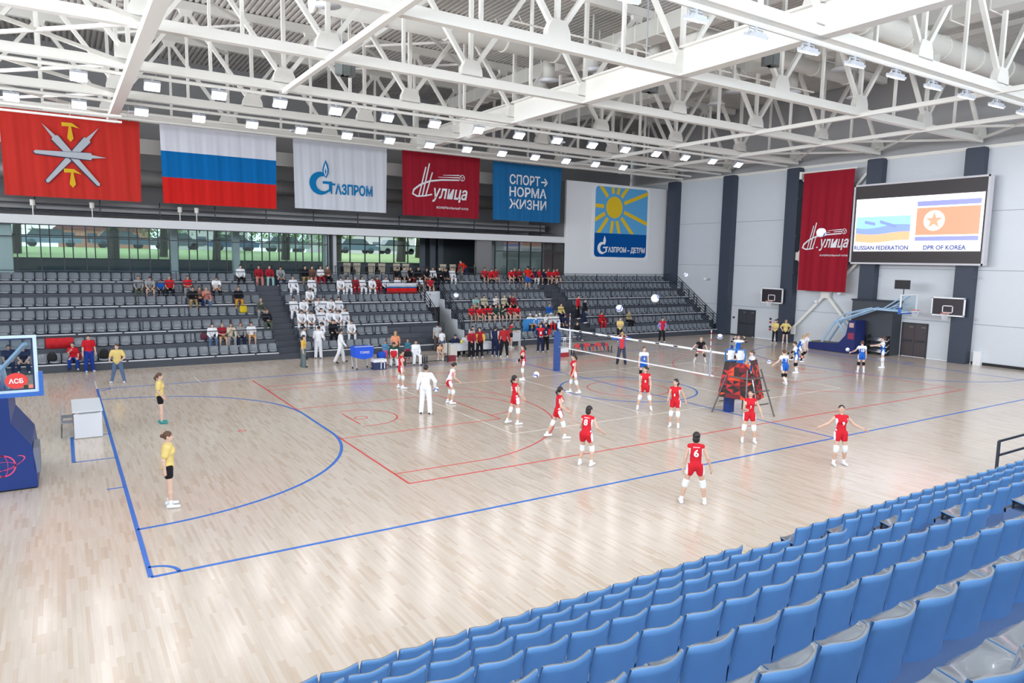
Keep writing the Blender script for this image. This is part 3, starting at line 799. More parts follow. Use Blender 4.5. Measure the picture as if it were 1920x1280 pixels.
for k, (x0, x1, h, c) in enumerate(((-1, 8.5, 2.3, 'brick'), (11, 20, 3.0, 'pale'), (30, 44, 3, 'pale'))):
    t = thing('house', ('low house with brick walls and dark red roof across the road', 'pale house across the road behind the second stand block', 'long pale house across the road behind the dark lobby wall')[k], 'building', ((x0+x1)/2, 84, GZ))
    MB().box((x0, 84, GZ), (x1, 92, GZ+h)).build('wall', brick if c == 'brick' else mat('pale_house', (226, 222, 214), .9), t)
    MB().prism([(x0-.5, GZ+h), (x1+.5, GZ+h), (x1-1.2, GZ+1.4+h), (x0+1.2, GZ+1.4+h)], face_south(0, 92, 0), 8.3).build('roof', mat('red_roof', (136, 84, 76), .8), t)
    for j in range(int((x1-x0)/2.2)): MB().box((x0+.7+2.2*j, 83.94, GZ+.8), (x0+1.7+2.2*j, 84.02, GZ+1.9)).build('window', mat('car_glass', (92, 104, 116), .15), t)

for k, (x, y, c) in enumerate(((-9, 80, (130, 160, 104)), (9.5, 78, (120, 154, 92)), (22, 76, (146, 182, 96)), (25.5, 82, (120, 160, 90)), (29, 77, (156, 190, 104)), (21, 95, (110, 140, 90)), (3, 96, (120, 148, 100)))):
    t = thing('tree', f'broad pale green tree across the road outside, {nth(k)} behind the parked cars', 'tree', (x, y, GZ), 'trees across the road')
    MB().tube((x, y, GZ), (x, y, GZ+2.5), .3, .2, n=8).build('trunk', bark, t)
    leafy((x, y, GZ+2.6), 3.0, 600, c, 'crown', t, 30+k)
# ================================================================== banners
def wave_y(x, z, amp=.013, seed=0.0):
    return amp*(math.sin(x*5.3+seed)+.6*math.sin(x*11.7+1.3*seed+.4*z)+.35*math.sin(x*21+.9*z+seed))*(1-.75*math.exp(-abs(z-12.6)*1.2))
def cloth(x0, x1, z0, z1, y, bands, root, seed, taper=.12, nx=90, nz=18):
    """wavy hanging cloth; bands = [(fraction from the bottom, material)]"""
    b = MB(); mats = [m for _, m in bands]
    def P(i, j, back):
        u = i/nx; v = j/nz; z = z0+(z1-z0)*v; x = x0+(x1-x0)*u
        x += taper*(1-v)*(.5-u)*2*.5
        return (x, y+wave_y(x, z, seed=seed)+(.012 if back else 0), z)
    for back in (0, 1):
        vs = [P(i, j, back) for j in range(nz+1) for i in range(nx+1)]
        n0 = len(b.v); b.v += vs
        for j in range(nz):
            v = (j+.5)/nz; mi = next(k for k, (f, _) in enumerate(bands) if v <= f)
            for i in range(nx):
                a = n0+j*(nx+1)+i; f = (a, a+1, a+nx+2, a+nx+1)
                b.f.append(f if not back else tuple(reversed(f))); b.m.append(mi)
    return b.build('cloth', mats, root, True)
def on_cloth(y, seed, lift=.012):
    def post(v): return (v[0], y+wave_y(v[0], v[2], seed=seed)-lift, v[2])
    return post
def subdiv(pts, step=.12):
    out = []
    for a, b in zip(pts, pts[1:]+pts[:1]):
        n = max(1, int(math.hypot(b[0]-a[0], b[1]-a[1])/step))
        out += [(a[0]+(b[0]-a[0])*k/n, a[1]+(b[1]-a[1])*k/n) for k in range(n)]
    return out
def patch(name, pts, y, seed, m, root, lift=.02, depth=.004, flat=False):
    """printed shape following the cloth (outline in world x, z)"""
    pts = subdiv(pts) if not flat else pts
    b = MB(); n = len(pts)
    f = (lambda p, l: (p[0], y+wave_y(p[0], p[1], seed=seed)-l, p[1])) if not flat else (lambda p, l: (p[0], y-l, p[1]))
    b.add([f(p, lift) for p in pts]+[f(p, lift-depth) for p in pts], [tuple(range(n))]+[(k, n+k, n+(k+1) % n, (k+1) % n) for k in range(n)])
    return b.build(name, m, root)
BY = 30.85
def banner(label, x0, x1, z0, z1, bands, seed):
    r = thing('banner', label, 'banner', ((x0+x1)/2, BY, z0), 'banners hanging over the far stand')
    cloth(x0, x1, z0, z1, BY, bands, r, seed)
    for k in range(6):
        x = x0+(x1-x0)*(k+.5)/6; MB().tube((x, BY, z1-.03), (x, BY+.08, 12.74), .012, n=4).build('tie', WHITE_STEEL, r)
    return r
C_ = lambda n, rgb: mat(n, rgb, .85, spec=.1)
RED_FLAG = C_('red_flag_cloth', (192, 52, 46)); GREY_BLADE = C_('grey_print', (176, 182, 190)); YELLOW = C_('yellow_print', (214, 172, 48))
# red flag with three crossed blades and two hammers
r = banner('red banner with three crossed grey blades and two yellow hammers', -3.25, 2.95, 8.38, 12.66, [(1, RED_FLAG)], .3)
def blade(a, b, w0=.17, w1=.24):
    a = np.array(a); b = np.array(b); d = b-a; L = np.linalg.norm(d); d /= L; n = np.array([-d[1], d[0]])
    g = a+d*L*.78
    edge = [a-n*w0*.5+d*.08, a, a+n*w0*.5+d*.08, g+n*w1*.75, g+n*.09+d*.04, b, g-n*.09+d*.04, g-n*w1*.75]
    return [tuple(p) for p in edge]
def shape(pts, m, root, seed, lift=.02): patch('print', pts, BY, seed, m, root, lift+.03, flat=True)
OUT = C_('dark_print_edge', (66, 62, 84))
for lf, (a, b) in ((.024, ((-1.42, 9.12), (1.02, 12.1))), (.038, ((.95, 9.1), (-1.5, 12.08))), (.052, ((-1.9, 10.62), (1.32, 10.58)))):
    shape(blade(np.array(a)-(.03), b, .22, .29), OUT, r, .3, lf-.006); shape(blade(a, b), GREY_BLADE, r, .3, lf)
for zc in (12.06, 9.72):
    x = -.27
    shape([(x-.36, zc+.16), (x+.1, zc+.16), (x+.42, zc-.08), (x+.1, zc-.02), (x-.36, zc-.04)], YELLOW, r, .3, .03)
    shape([(x-.05, zc-.02), (x+.05, zc-.02), (x+.14, zc-.62), (x, zc-.8), (x-.14, zc-.62)], YELLOW, r, .3, .03)
# tricolour
banner('white, blue and red striped flag hanging over the left stand block', 3.93, 10.2, 8.4, 12.68, [(1/3, C_('flag_red', (204, 38, 36))), (2/3, C_('flag_blue', (14, 104, 172))), (1, C_('flag_white', (214, 216, 226)))], 1.1)
# white banner with flame emblem
BLUE_INK = C_('blue_ink', (18, 118, 176))
def arc_pts(cx, cz, r, a0, a1, n=14): return [(cx+r*math.cos(math.radians(a0+(a1-a0)*k/n)), cz+r*math.sin(math.radians(a0+(a1-a0)*k/n))) for k in range(n+1)]
def flame_logo(cx, cz, s, y, seed, ink, root, flat=False):
    """round letter with a flame above it"""
    lf = .05 if not flat else .02
    k = dict(y=y, seed=seed, m=ink, root=root, flat=True)
    outer = arc_pts(cx, cz, .95*s, 75, 318); inner = arc_pts(cx+.24*s, cz-.02*s, .62*s, 318, 84)
    patch('emblem', outer+inner, lift=lf, **k)
    patch('emblem', [(cx+.2*s, cz+.2*s), (cx+1.0*s, cz+.2*s), (cx+1.0*s, cz-.42*s), (cx+.72*s, cz-.74*s), (cx+.72*s, cz-.02*s), (cx+.2*s, cz-.02*s)], lift=lf+.004, **k)
    fx = cx+.45*s
    fl = [(0, 1.95), (.2, 1.55), (.28, 1.2), (.24, .85), (.06, .5), (-.04, .5), (-.22, .8), (-.27, 1.15), (-.18, 1.5)]
    patch('emblem', [(fx+a*s, cz+b*s) for a, b in fl], lift=lf+.006, **k)
    return fx
r = banner('white banner with a blue flame emblem and blue lettering', 11.2, 17.28, 8.52, 12.7, [(1, C_('white_banner', (206, 210, 220)))], 2.3)
fx = flame_logo(12.85, 10.12, .74, BY, 2.3, BLUE_INK, r)
WINK = C_('white_print', (226, 228, 234))
patch('emblem', [(fx, 11.38), (fx+.1, 11.0), (fx+.09, 10.75), (fx-.02, 10.55), (fx-.12, 10.8), (fx-.1, 11.05)], BY, 2.3, WINK, r, .062, flat=True)
patch('emblem', [(fx, 11.1), (fx+.05, 10.85), (fx, 10.62), (fx-.06, 10.85)], BY, 2.3, BLUE_INK, r, .067, flat=True)
lettering('ГАЗПРОМ', face_south(13.5, BY, 9.5), 2.78, .68, BLUE_INK, r, bold=.035, post=on_cloth(BY, 2.3, .03))
# dark red club banner (twice: over the stand and on the end wall)
MAROON = C_('maroon_cloth', (150, 32, 48))
def club_logo(u0, v0, s, place, root):
    """script logo; place(u, v) -> world point, already in front of the cloth"""
    def pl(pts):
        b = MB(); n = len(pts)
        b.add([place(u0+p[0]*s, v0+p[1]*s, 0) for p in pts]+[place(u0+p[0]*s, v0+p[1]*s, .004) for p in pts], [tuple(range(n))]+[(k, n+k, n+(k+1) % n, (k+1) % n) for k in range(n)])
        b.build('emblem', WINK, root)
    def stroke(pts, w):
        pts = [np.array(p, float) for p in pts]; L = []; R = []
        for i, p in enumerate(pts):
            d = pts[min(i+1, len(pts)-1)]-pts[max(i-1, 0)]; d /= np.linalg.norm(d); n = np.array([-d[1], d[0]])
            ww = w[i] if isinstance(w, (list, tuple)) else w
            L.append(p+n*ww/2); R.append(p-n*ww/2)
        for i in range(len(pts)-1): pl([tuple(R[i]), tuple(R[i+1]), tuple(L[i+1]), tuple(L[i])])
    # loop to the left, sweeping up to the ball
    stroke([(1.5, .42), (.9, .28), (.3, .22), (-.05, .38), (.05, .68), (.55, 1.05), (1.3, 1.36), (2.3, 1.52), (3.75, 1.6)], [.1, .1, .12, .14, .14, .13, .12, .12, .1])
    for x, h in ((1.0, 2.35), (1.28, 2.62), (1.52, 2.0)): stroke([(x-.55, .25), (x, h)], .1)
    for x0, x1, z in ((2.0, 3.75, 1.78), (2.4, 3.75, 1.95)): stroke([(x0, z-.08), (x1, z)], [.03, .08])
    stroke([(4.0+.21*math.cos(t), 1.78+.21*math.sin(t)) for t in np.linspace(0, 2*math.pi, 17)], .05)
    stroke([(3.86, 1.9), (4.0, 1.78), (4.17, 1.88)], .04); stroke([(4.0, 1.78), (4.0, 1.58)], .04)
    return [(1.5, .3), (4.3, 1.05)]
r = banner('maroon banner with white script club logo hanging over the far stand', 18.35, 24.3, 8.46, 12.68, [(1, MAROON)], 3.4)
pl = lambda u, v, d: (u, BY+wave_y(u, v, seed=3.4)-.03+d, v)
club_logo(19.15, 9.55, .93, pl, r)
lettering('улица', face_south(20.55, BY, 9.45), 2.75, .95, WINK, r, shear=.25, bold=.02, post=on_cloth(BY, 3.4, .03))
lettering('ВОЛЕЙБОЛЬНЫЙ КЛУБ', face_south(20.9, BY, 9.02), 2.5, .18, WINK, r, bold=.02, post=on_cloth(BY, 3.4, .03))
# blue slogan banner
r = banner('blue banner with three lines of white slogan lettering', 25.36, 31.5, 8.48, 12.6, [(1, C_('blue_banner', (36, 104, 158)))], 4.2)
for body, z, w in (('СПОРТ→', 11.1, 3.4), ('НОРМА', 10.22, 3.3), ('ЖИЗНИ', 9.34, 3.3)):
    lettering(body, face_south(26.8, BY, z), w, .72, WINK, r, bold=.02, post=on_cloth(BY, 4.2, .03))
# sun poster on the white wall
py = 31.74
r = thing('sun_poster', 'tall poster of a yellow sun over a dark blue strip on the white wall', 'poster', (38.5, py, 6.0))
def rrect(x0, x1, z0, z1, q, corners=(1, 1, 1, 1)):
    P = []
    for (cx, cz, a), on in zip(((x0+q, z0+q, 180), (x1-q, z0+q, 270), (x1-q, z1-q, 0), (x0+q, z1-q, 90)), corners):
        P += arc_pts(cx, cz, q, a, a+90, 6) if on else [(cx+(q if a in (270, 0) else -q), cz+(q if a in (0, 90) else -q))]
    return P
def flatshape(name, pts, m, d0, d1):
    MB().prism(pts, face_south(0, py-d0, 0), d1-d0).build(name, m, r)
SKYB = C_('poster_sky', (96, 170, 222)); NAVYB = C_('poster_blue', (8, 84, 160)); SUN = C_('poster_sun', (232, 196, 52))
flatshape('board', rrect(35.3, 41.6, 5.75, 11.85, .3), WHITE, 0, .03)
flatshape('print', rrect(35.6, 41.3, 7.93, 11.68, .32, (0, 0, 1, 1)), SKYB, .03, .04)
flatshape('print', rrect(35.6, 41.3, 6.0, 7.93, .32, (1, 1, 0, 0)), NAVYB, .03, .04)
cx, cz = 37.62, 10.05
flatshape('sun_disk', [(cx+.88*math.cos(t), cz+.88*math.sin(t)) for t in np.linspace(0, 2*math.pi, 40)[:-1]], SUN, .04, .05)
def clip_box(pts, x0, x1, z0, z1):
    for ax, lim, sg in ((0, x0, 1), (0, x1, -1), (1, z0, 1), (1, z1, -1)):
        out = []
        for a, b in zip(pts, pts[1:]+pts[:1]):
            ia = (a[ax]-lim)*sg >= 0; ib = (b[ax]-lim)*sg >= 0
            if ia: out.append(a)
            if ia != ib:
                t = (lim-a[ax])/(b[ax]-a[ax]); out.append((a[0]+t*(b[0]-a[0]), a[1]+t*(b[1]-a[1])))
        pts = out
    return pts
for ang in (20, 50, 74, 98, 132, 178, 208, 232, 262, 286, 314, 342):
    t = math.radians(ang); d = (math.cos(t), math.sin(t)); n = (-d[1], d[0])
    q = clip_box([(cx+d[0]*a+n[0]*w, cz+d[1]*a+n[1]*w) for a, w in ((1.12, -.15), (4.6, -.15), (4.6, .15), (1.12, .15))], 35.6, 41.3, 7.95, 11.66)
    if len(q) >= 3: flatshape('sun_ray', q, SUN, .04, .05)
flame_logo(36.42, 6.72, .52, py-.04, 0, WHITE, r, flat=True)
lettering('ГАЗПРОМ – ДЕТЯМ', face_south(36.85, py-.05, 6.3), 4.3, .55, WHITE, r, bold=.03)

# ================================================================== end wall: screen, maroon banner, braces, doors, hoops
sx = 43.15
r = thing('video_screen', 'large lit video screen showing two flags on the end wall', 'screen', (43.3, 10.2, 5.9))
MB().box((43.05, 6.25, 5.85), (43.4, 14.1, 10.75)).build('housing', mat('screen_black', (56, 50, 52), .4), r)
fr = MB()
for a, b in (((43.0, 6.15, 10.75), (43.42, 14.2, 10.86)), ((43.0, 6.15, 5.76), (43.42, 14.2, 5.87)), ((43.0, 6.12, 5.76), (43.42, 6.25, 10.86)), ((43.0, 14.1, 5.76), (43.42, 14.2, 10.86))): fr.box(a, b)
fr.build('frame', mat('pale_screen_frame', (206, 204, 210), .4), r)
SCR = lambda n, rgb, e=1.15: mat('screen_'+n, rgb, .3, emit=e)
MB().box((43.03, 6.36, 6.58), (43.06, 13.98, 9.92)).build('lit_panel', SCR('white', (250, 250, 255), 1.25), r)
def scr(name, pts, m, d=.03):   # (Y, Z) outlines on the lit face
    MB().prism([(-p[0], p[1]) for p in pts], face_west(43.03-d+.012, 0, 0), .012).build(name, m, r)
def wavy(y0, y1, za, zb, amp, ph):
    n = 24; top = [(y0+(y1-y0)*k/n, zb+amp*math.sin(k/n*5.2+ph)) for k in range(n+1)]; bot = [(y0+(y1-y0)*k/n, za+amp*math.sin(k/n*5.2+ph)) for k in range(n+1)]
    return bot+top[::-1]
scr('flag', wavy(10.38, 13.88, 7.62, 8.78, .0, 0), SCR('cyan', (146, 208, 240)))
scr('flag', wavy(10.38, 13.88, 7.66, 8.15, .12, .6), SCR('blue', (128, 150, 216)), .04)
scr('flag', wavy(10.38, 13.88, 7.2, 7.72, .08, 1.2), SCR('orange', (244, 168, 128)), .05)
for k, (a, b) in enumerate(((11.2, 12.3), (12.6, 13.3))): scr('flag_fold', [(a, 8.0+.2*k), (b, 8.35), (b, 8.55), (a, 8.2+.2*k)], SCR('violet', (124, 140, 220)), .055)
scr('flag', [(6.5, 9.28), (10.05, 9.28), (10.05, 9.58), (6.5, 9.58)], SCR('blue2', (132, 136, 222)))
scr('flag', [(6.5, 7.2), (10.05, 7.2), (10.05, 7.46), (6.5, 7.46)], SCR('blue2', (132, 136, 222)))
scr('flag', [(6.5, 7.55), (10.05, 7.55), (10.05, 9.18), (6.5, 9.18)], SCR('coral', (244, 140, 112)))
scr('flag_disk', [(9.0+.6*math.cos(t), 8.4+.6*math.sin(t)) for t in np.linspace(0, 2*math.pi, 33)[:-1]], SCR('white', (250, 250, 255), 1.25), .045)
st = []
for k in range(10):
    t = math.radians(90+36*k); q = .52 if k % 2 == 0 else .21; st.append((9.0+q*math.cos(t), 8.4+q*math.sin(t)))
scr('flag_star', st, SCR('star', (244, 150, 120)), .06)
TXT = SCR('text', (72, 86, 150), .45)
lettering('RUSSIAN FEDERATION', face_west(42.99, 13.9, 6.66), 3.5, .28, TXT, r, bold=.035)
lettering('DPR OF KOREA', face_west(42.99, 9.5, 6.66), 2.4, .28, TXT, r, bold=.035)
# maroon banner beside the screen
r = thing('banner', 'maroon banner with white script club logo hanging beside the lit screen', 'banner', (43.2, 16.2, 3.8))
b = MB(); nx, nz = 60, 20
def wv(y, z): return .035*(math.sin(y*5.1)+.6*math.sin(y*10.3+.3*z))*min(1, (11.95-z)/2+.1)
for back in (0, 1):
    n0 = len(b.v)
    for j in range(nz+1):
        for i in range(nx+1):
            y = 18.0-3.75*i/nx; z = 3.85+8.1*j/nz; y += (16.1-y)*.03*(1-j/nz); b.v.append((43.02+wv(y, z)+.012*back, y, z))
    for j in range(nz):
        for i in range(nx):
            a = n0+j*(nx+1)+i; f = (a, a+1, a+nx+2, a+nx+1); b.f.append(f if not back else f[::-1]); b.m.append(0)
b.build('cloth', MAROON, r, True)
MB().tube((43.05, 18.25, 12.02), (43.05, 14.1, 12.02), .06, n=8).build('rod', WHITE_STEEL, r)
MB().box((43.0, 18.2, 11.6), (43.5, 18.36, 12.1)).build('bracket', WHITE_STEEL, r)
pl = lambda u, v, d: (43.02+wv(-u, v)-.03+d, -u, v)
club_logo(-17.72, 6.55, .76, pl, r)
post = lambda v: (43.02+wv(v[1], v[2])-.03, v[1], v[2])
lettering('улица', face_west(43.0, 16.5, 6.62), 2.2, .8, WINK, r, shear=.25, bold=.02, post=post)
lettering('ВОЛЕЙБОЛЬНЫЙ КЛУБ', face_west(43.0, 16.4, 6.25), 2.1, .14, WINK, r, bold=.02, post=post)
# diagonal wind bracing in that bay
r = struct_root('wall_bracing', (43.7, 16.15, 3.6))
nodes = {'bl': (18.75, .9), 'br': (13.6, .9), 'a1': (16.15, 3.65), 'ml': (18.7, 6.25), 'mr': (13.6, 6.25), 'a2': (16.15, 9.0), 'tl': (18.7, 11.9), 'tr': (13.6, 11.9)}
for p, q in (('bl', 'a1'), ('br', 'a1'), ('a1', 'ml'), ('a1', 'mr'), ('ml', 'a2'), ('mr', 'a2'), ('a2', 'tl'), ('a2', 'tr')):
    MB().beam((43.7, *nodes[p]), (43.7, *nodes[q]), .16).build('brace', WHITE_STEEL, r)
for p in ('a1', 'ml', 'mr', 'a2', 'bl', 'br'):
    y, z = nodes[p]; MB().box((43.57, y-.32, z-.28), (43.83, y+.32, z+.28)).build('gusset', WHITE_STEEL, r)
# doors
def wall_door(n, y0, y1, h, m):
    r = struct_root(f'door_{n}', (44, (y0+y1)/2, 0)); ym = (y0+y1)/2
    MB().box((43.93, y0-.06, 0), (44.0, y0, h+.06)).box((43.93, y1, 0), (44.0, y1+.06, h+.06)).box((43.93, y0-.06, h), (44.0, y1+.06, h+.06)).build('frame', FRAME_DARK, r)
    for a, b in ((y0, ym-.01), (ym+.01, y1)):
        lf = MB().box((43.95, a, .02), (43.99, b, h)).build('leaf', m, r)
        MB().box((43.88, a+.1, .98), (43.92, b-.1, 1.05)).build('push_bar', RAIL, lf)
        MB().box((43.9, a+.05, 1.85), (43.95, a+.3, 1.92)).build('closer', mat('closer_grey', (120, 116, 120), .4), lf)
wall_door(1, 22.2, 23.7, 2.03, mat('anthracite_door', (62, 64, 74), .5))
wall_door(2, 9.34, 10.82, 2.08, mat('brown_grey_door', (74, 66, 70), .5))
# dark wall box with a ledge, rack standing before it
r = thing('wall_box', 'tall dark grey box built out from the end wall beside the door', 'enclosure', (43.3, 12.3, 0))
MB().box((42.95, 10.98, 0), (44.0, 13.72, 3.38)).build('body', mat('dark_grey_box', (70, 74, 82), .6, noise=.04), r)
MB().box((42.9, 10.92, 3.38), (44.0, 13.78, 3.48)).build('cap', RAIL, r)
r = thing('tube_rack', 'low black rack holding shiny metal tubes before the dark box', 'rack', (42.7, 11.7, 0))
chrome = mat('chrome_tube', (210, 214, 220), .15, metal=.9)
for y in (11.05, 12.3): MB().box((42.58, y-.04, .0), (42.88, y+.04, 1.25)).build('post', BLACK, r)
for z in (.12, .5, .85): MB().box((42.58, 11.05, z), (42.88, 12.3, z+.04)).build('shelf', BLACK, r)
for k in range(9):
    z = .2+.36*(k % 3)+.06*(k//3); x = 42.62+.1*(k//3); MB().tube((x, 11.0, z), (x, 12.38, z+.03), .05, n=8).build('tube', chrome, r, True)
# wall-mounted practice hoops
def wall_hoop(label, y, z0):
    r = thing('wall_hoop', label, 'basketball hoop', (43.1, y, z0))
    MB().box((43.0, y-.9, z0), (43.06, y+.9, z0+1.05)).build('backboard', mat('dark_backboard', (50, 44, 50), .4), r)
    f = MB()
    for a, b in (((42.985, y-.93, z0-.03), (43.07, y+.93, z0+.05)), ((42.985, y-.93, z0+1.0), (43.07, y+.93, z0+1.08)), ((42.985, y-.93, z0), (43.07, y-.86, z0+1.05)), ((42.985, y+.86, z0), (43.07, y+.93, z0+1.05))): f.box(a, b)
    f.build('border', WHITE, r)
    g = MB()
    for a, b in (((42.98, y-.3, z0+.15), (42.995, y+.3, z0+.2)), ((42.98, y-.3, z0+.55), (42.995, y+.3, z0+.6)), ((42.98, y-.3, z0+.15), (42.995, y-.25, z0+.6)), ((42.98, y+.25, z0+.15), (42.995, y+.3, z0+.6))): g.box(a, b)
    g.build('target_square', WHITE, r)
    hoop_ring((42.72, y, z0+.15), r)
    for s in (-.5, .5): MB().beam((43.06, y+s, z0+.5), (43.9, y+s, z0+.3), .07).build('arm', WHITE_STEEL, r)
ORANGE = mat('orange_rim', (226, 92, 56), .4)
def ring_mesh(c, R, r, n=24, m=6):
    b = MB(); vs = []
    for i in range(n):
        t = 2*math.pi*i/n
        for j in range(m):
            p = 2*math.pi*j/m; vs.append((c[0]+(R+r*math.cos(p))*math.cos(t), c[1]+(R+r*math.cos(p))*math.sin(t), c[2]+r*math.sin(p)))
    b.add(vs, [(i*m+j, i*m+(j+1) % m, ((i+1) % n)*m+(j+1) % m, ((i+1) % n)*m+j) for i in range(n) for j in range(m)])
    return b
def hoop_ring(c, root):
    o = ring_mesh(c, .225, .014).build('rim', ORANGE, root, True)
    b = MB(); n = 12; R = [.22, .17, .14, .13]; H = [0, -.15, -.28, -.4]
    for k in range(n):
        for lv in range(3):
            for dk in (-.5, .5):
                a0 = 2*math.pi*(k+.5*lv)/n; a1 = 2*math.pi*(k+.5*lv+dk)/n
                b.tube((c[0]+R[lv]*math.cos(a0), c[1]+R[lv]*math.sin(a0), c[2]+H[lv]), (c[0]+R[lv+1]*math.cos(a1), c[1]+R[lv+1]*math.sin(a1), c[2]+H[lv+1]), .006, n=3, caps=False)
    b.build('net', WHITE, root)
wall_hoop('small dark wall backboard on the end wall by the second column', 20.05, 2.82)
wall_hoop('dark wall backboard with white border beside the tall door', 7.8, 2.8)
# 24-second display on the portable hoop is built with it; alarm buttons by the door
for k, (y, z) in enumerate(((20.75, 1.55), (20.75, 1.3), (20.1, 1.55), (20.1, 1.3), (20.75, .95), (20.75, .75), (24.2, 1.4))):
    o = MB().box((43.92, y-.07, z-.07), (44, y+.07, z+.07)).tube((43.9, y, z), (43.92, y, z), .04, n=8).build('call_point', mat('red_call_point', (190, 70, 74), .4) if k % 2 else mat('dark_call_point', (70, 60, 66), .4), None, loc=(43.96, y, z))
    tag(o, f'small square call point on the end wall by the first door, {nth(k)}', 'switch', 'call points by the door')
for k, (y, z) in enumerate(((26.9, 4.35), (21.3, 3.5), (15.05, 3.75), (16.75, 3.1))):
    t = thing('wall_lamp', f'small white wall lamp, {nth(k)} along the end wall from the far corner', 'lamp', (43.6, y, z), 'small lamps on the end wall')
    MB().tube((43.5, y, z), (44, y, z+.12), .04, n=6).build('arm', WHITE_STEEL, t); MB().ball((43.45, y, z), .13, 10, 6).build('head', WHITE, t, True)
o = MB().box((43.7, 6.1, 0), (44, 6.5, .75)).box((43.68, 6.08, .75), (44, 6.52, .8)).build('floor_cabinet', WHITE, None, loc=(43.85, 6.3, 0)); tag(o, 'small white floor cabinet beside the last column of the end wall', 'cabinet')
# ================================================================== net, posts, referee stand
NX_ = 20.15
r = thing('net_post', 'blue padded net post at the far side line', 'post', (NX_, 15.55, 0))
MB().tube((NX_, 15.55, 0), (NX_, 15.55, 2.55), .05, n=12).build('pole', NAVY_PAD, r)
MB().box((NX_-.13, 15.42, 0), (NX_+.13, 15.68, 2.0)).build('pad', mat('blue_pad', (52, 84, 150), .5, noise=.04), r)
MB().box((NX_-.05, 15.4, 2.2), (NX_+.05, 15.5, 2.5)).build('winch', STRIP, r)
r = thing('net_post', 'dark blue net post standing inside the referee platform', 'post', (NX_, 4.5, 0))
MB().tube((NX_, 4.5, 0), (NX_, 4.5, 2.55), .05, n=12).build('pole', NAVY_PAD, r)
MB().box((NX_-.14, 4.36, 0), (NX_+.14, 4.64, 1.95)).build('pad', NAVY_PAD, r)
r = thing('volleyball_net', 'volleyball net with white top tape across the court', 'net', (NX_, 10, 1.2))
ZN = 2.22
MB().box((NX_-.02, 4.6, ZN-.07), (NX_+.02, 15.45, ZN)).build('top_tape', WHITE, r)
MB().box((NX_-.015, 5.3, ZN-1.0), (NX_+.015, 14.8, ZN-.95)).build('bottom_tape', WHITE, r)
for k in range(8): MB().box((NX_-.026, 6.2+1.05*k, ZN-.06), (NX_+.026, 6.42+1.05*k, ZN-.01)).build('print', BLACK, r)
for y in (5.5, 14.5):
    MB().box((NX_-.02, y-.025, ZN-1.0), (NX_+.02, y+.025, ZN)).build('side_band', WHITE, r)
    a = MB().tube((NX_-.03, y, ZN-1.0), (NX_-.03, y, ZN), .012, n=6).tube((NX_-.03, y, ZN), (NX_-.03, y, ZN+.8), .014, n=6).build('antenna', WHITE, r)
    for k in range(3): MB().tube((NX_-.03, y, ZN+.12+.26*k), (NX_-.03, y, ZN+.2+.26*k), .017, n=6).build('red_band', mat('antenna_red', (214, 60, 60), .4), a)
MB().box((NX_-.03, 5.47, ZN-1.0), (NX_-.02, 5.53, ZN-.02)).build('blue_band', NAVY_PAD, r)
b = MB()
for k in range(96): y = 5.3+.1*k; b.box((NX_-.0012, y-.0012, ZN-.96), (NX_+.0012, y+.0012, ZN-.06))
for k in range(9): z = ZN-.9+.1*k; b.box((NX_-.0012, 5.3, z-.0012), (NX_+.0012, 14.8, z+.0012))
o = b.build('mesh', mat('net_cord', (190, 190, 190), .8), r); o['kind'] = 'stuff'
for z in (ZN-.04, ZN-.97): MB().tube((NX_, 4.5, z), (NX_, 5.4, z), .006, n=4).tube((NX_, 14.7, z), (NX_, 15.5, z), .006, n=4).build('cord', WHITE, r)

r = thing('referee_platform', 'referee platform on grey legs with red and black patterned sheets', 'platform', (20.2, 4.0, 0))
leg = mat('grey_metal_leg', (108, 106, 108), .4, metal=.4)
for a, b_ in (((19.45, 4.7, 0), (19.85, 4.3, 1.75)), ((20.95, 3.05, 0), (20.55, 3.45, 1.75)), ((19.5, 3.2, 0), (19.85, 3.5, 1.75)), ((21.0, 4.55, 0), (20.6, 4.25, 1.75))):
    MB().tube(a, b_, .03, n=8).build('leg', leg, r)
for z in (.45, .95): MB().beam((19.6, 3.3, z), (20.9, 3.3, z), .04).beam((19.6, 4.5, z), (20.9, 4.5, z), .04).build('cross_bar', leg, r)
MB().box((19.8, 3.4, 1.4), (20.6, 4.35, 1.45)).build('deck', leg, r)
def pattern_sheet(name, quad, seed, flip):
    """patterned sheet: printed triangles on a dark cloth, slightly thick"""
    g = np.random.default_rng(seed); q = [np.array(p, float) for p in quad]; nu, nv = 5, 8
    cols = [mat('sheet_black', (46, 38, 40), .7), mat('sheet_maroon', (112, 34, 46), .7), mat('sheet_red', (184, 44, 46), .7), mat('sheet_orange', (228, 78, 42), .7), mat('sheet_brown', (74, 40, 40), .7)]
    P = lambda u, v: (q[0]*(1-u)+q[1]*u)*(1-v)+(q[3]*(1-u)+q[2]*u)*v
    n = np.cross(q[1]-q[0], q[3]-q[0]); n /= np.linalg.norm(n)
    b = MB()
    for i in range(nu):
        for j in range(nv):
            a, bb, c, d = P(i/nu, j/nv), P((i+1)/nu, j/nv), P((i+1)/nu, (j+1)/nv), P(i/nu, (j+1)/nv)
            for tri in ((a, bb, c), (a, c, d)) if g.random() < .7 else ((a, bb, d), (bb, c, d)): b.add(list(tri), [(0, 1, 2)], int(g.choice(5, p=[.34, .26, .14, .1, .16])))
    b.add([q[k]-n*.015 for k in range(4)], [(3, 2, 1, 0)], 0)
    for k in range(4): b.add([q[k], q[(k+1) % 4], q[(k+1) % 4]-n*.015, q[k]-n*.015], [(0, 3, 2, 1)], 0)
    return b.build(name, cols, r)
pattern_sheet('front_sheet', [(19.62, 4.62, .62), (20.25, 3.35, .55), (19.98, 3.55, 1.95), (19.75, 4.45, 1.98)], 3, 0)
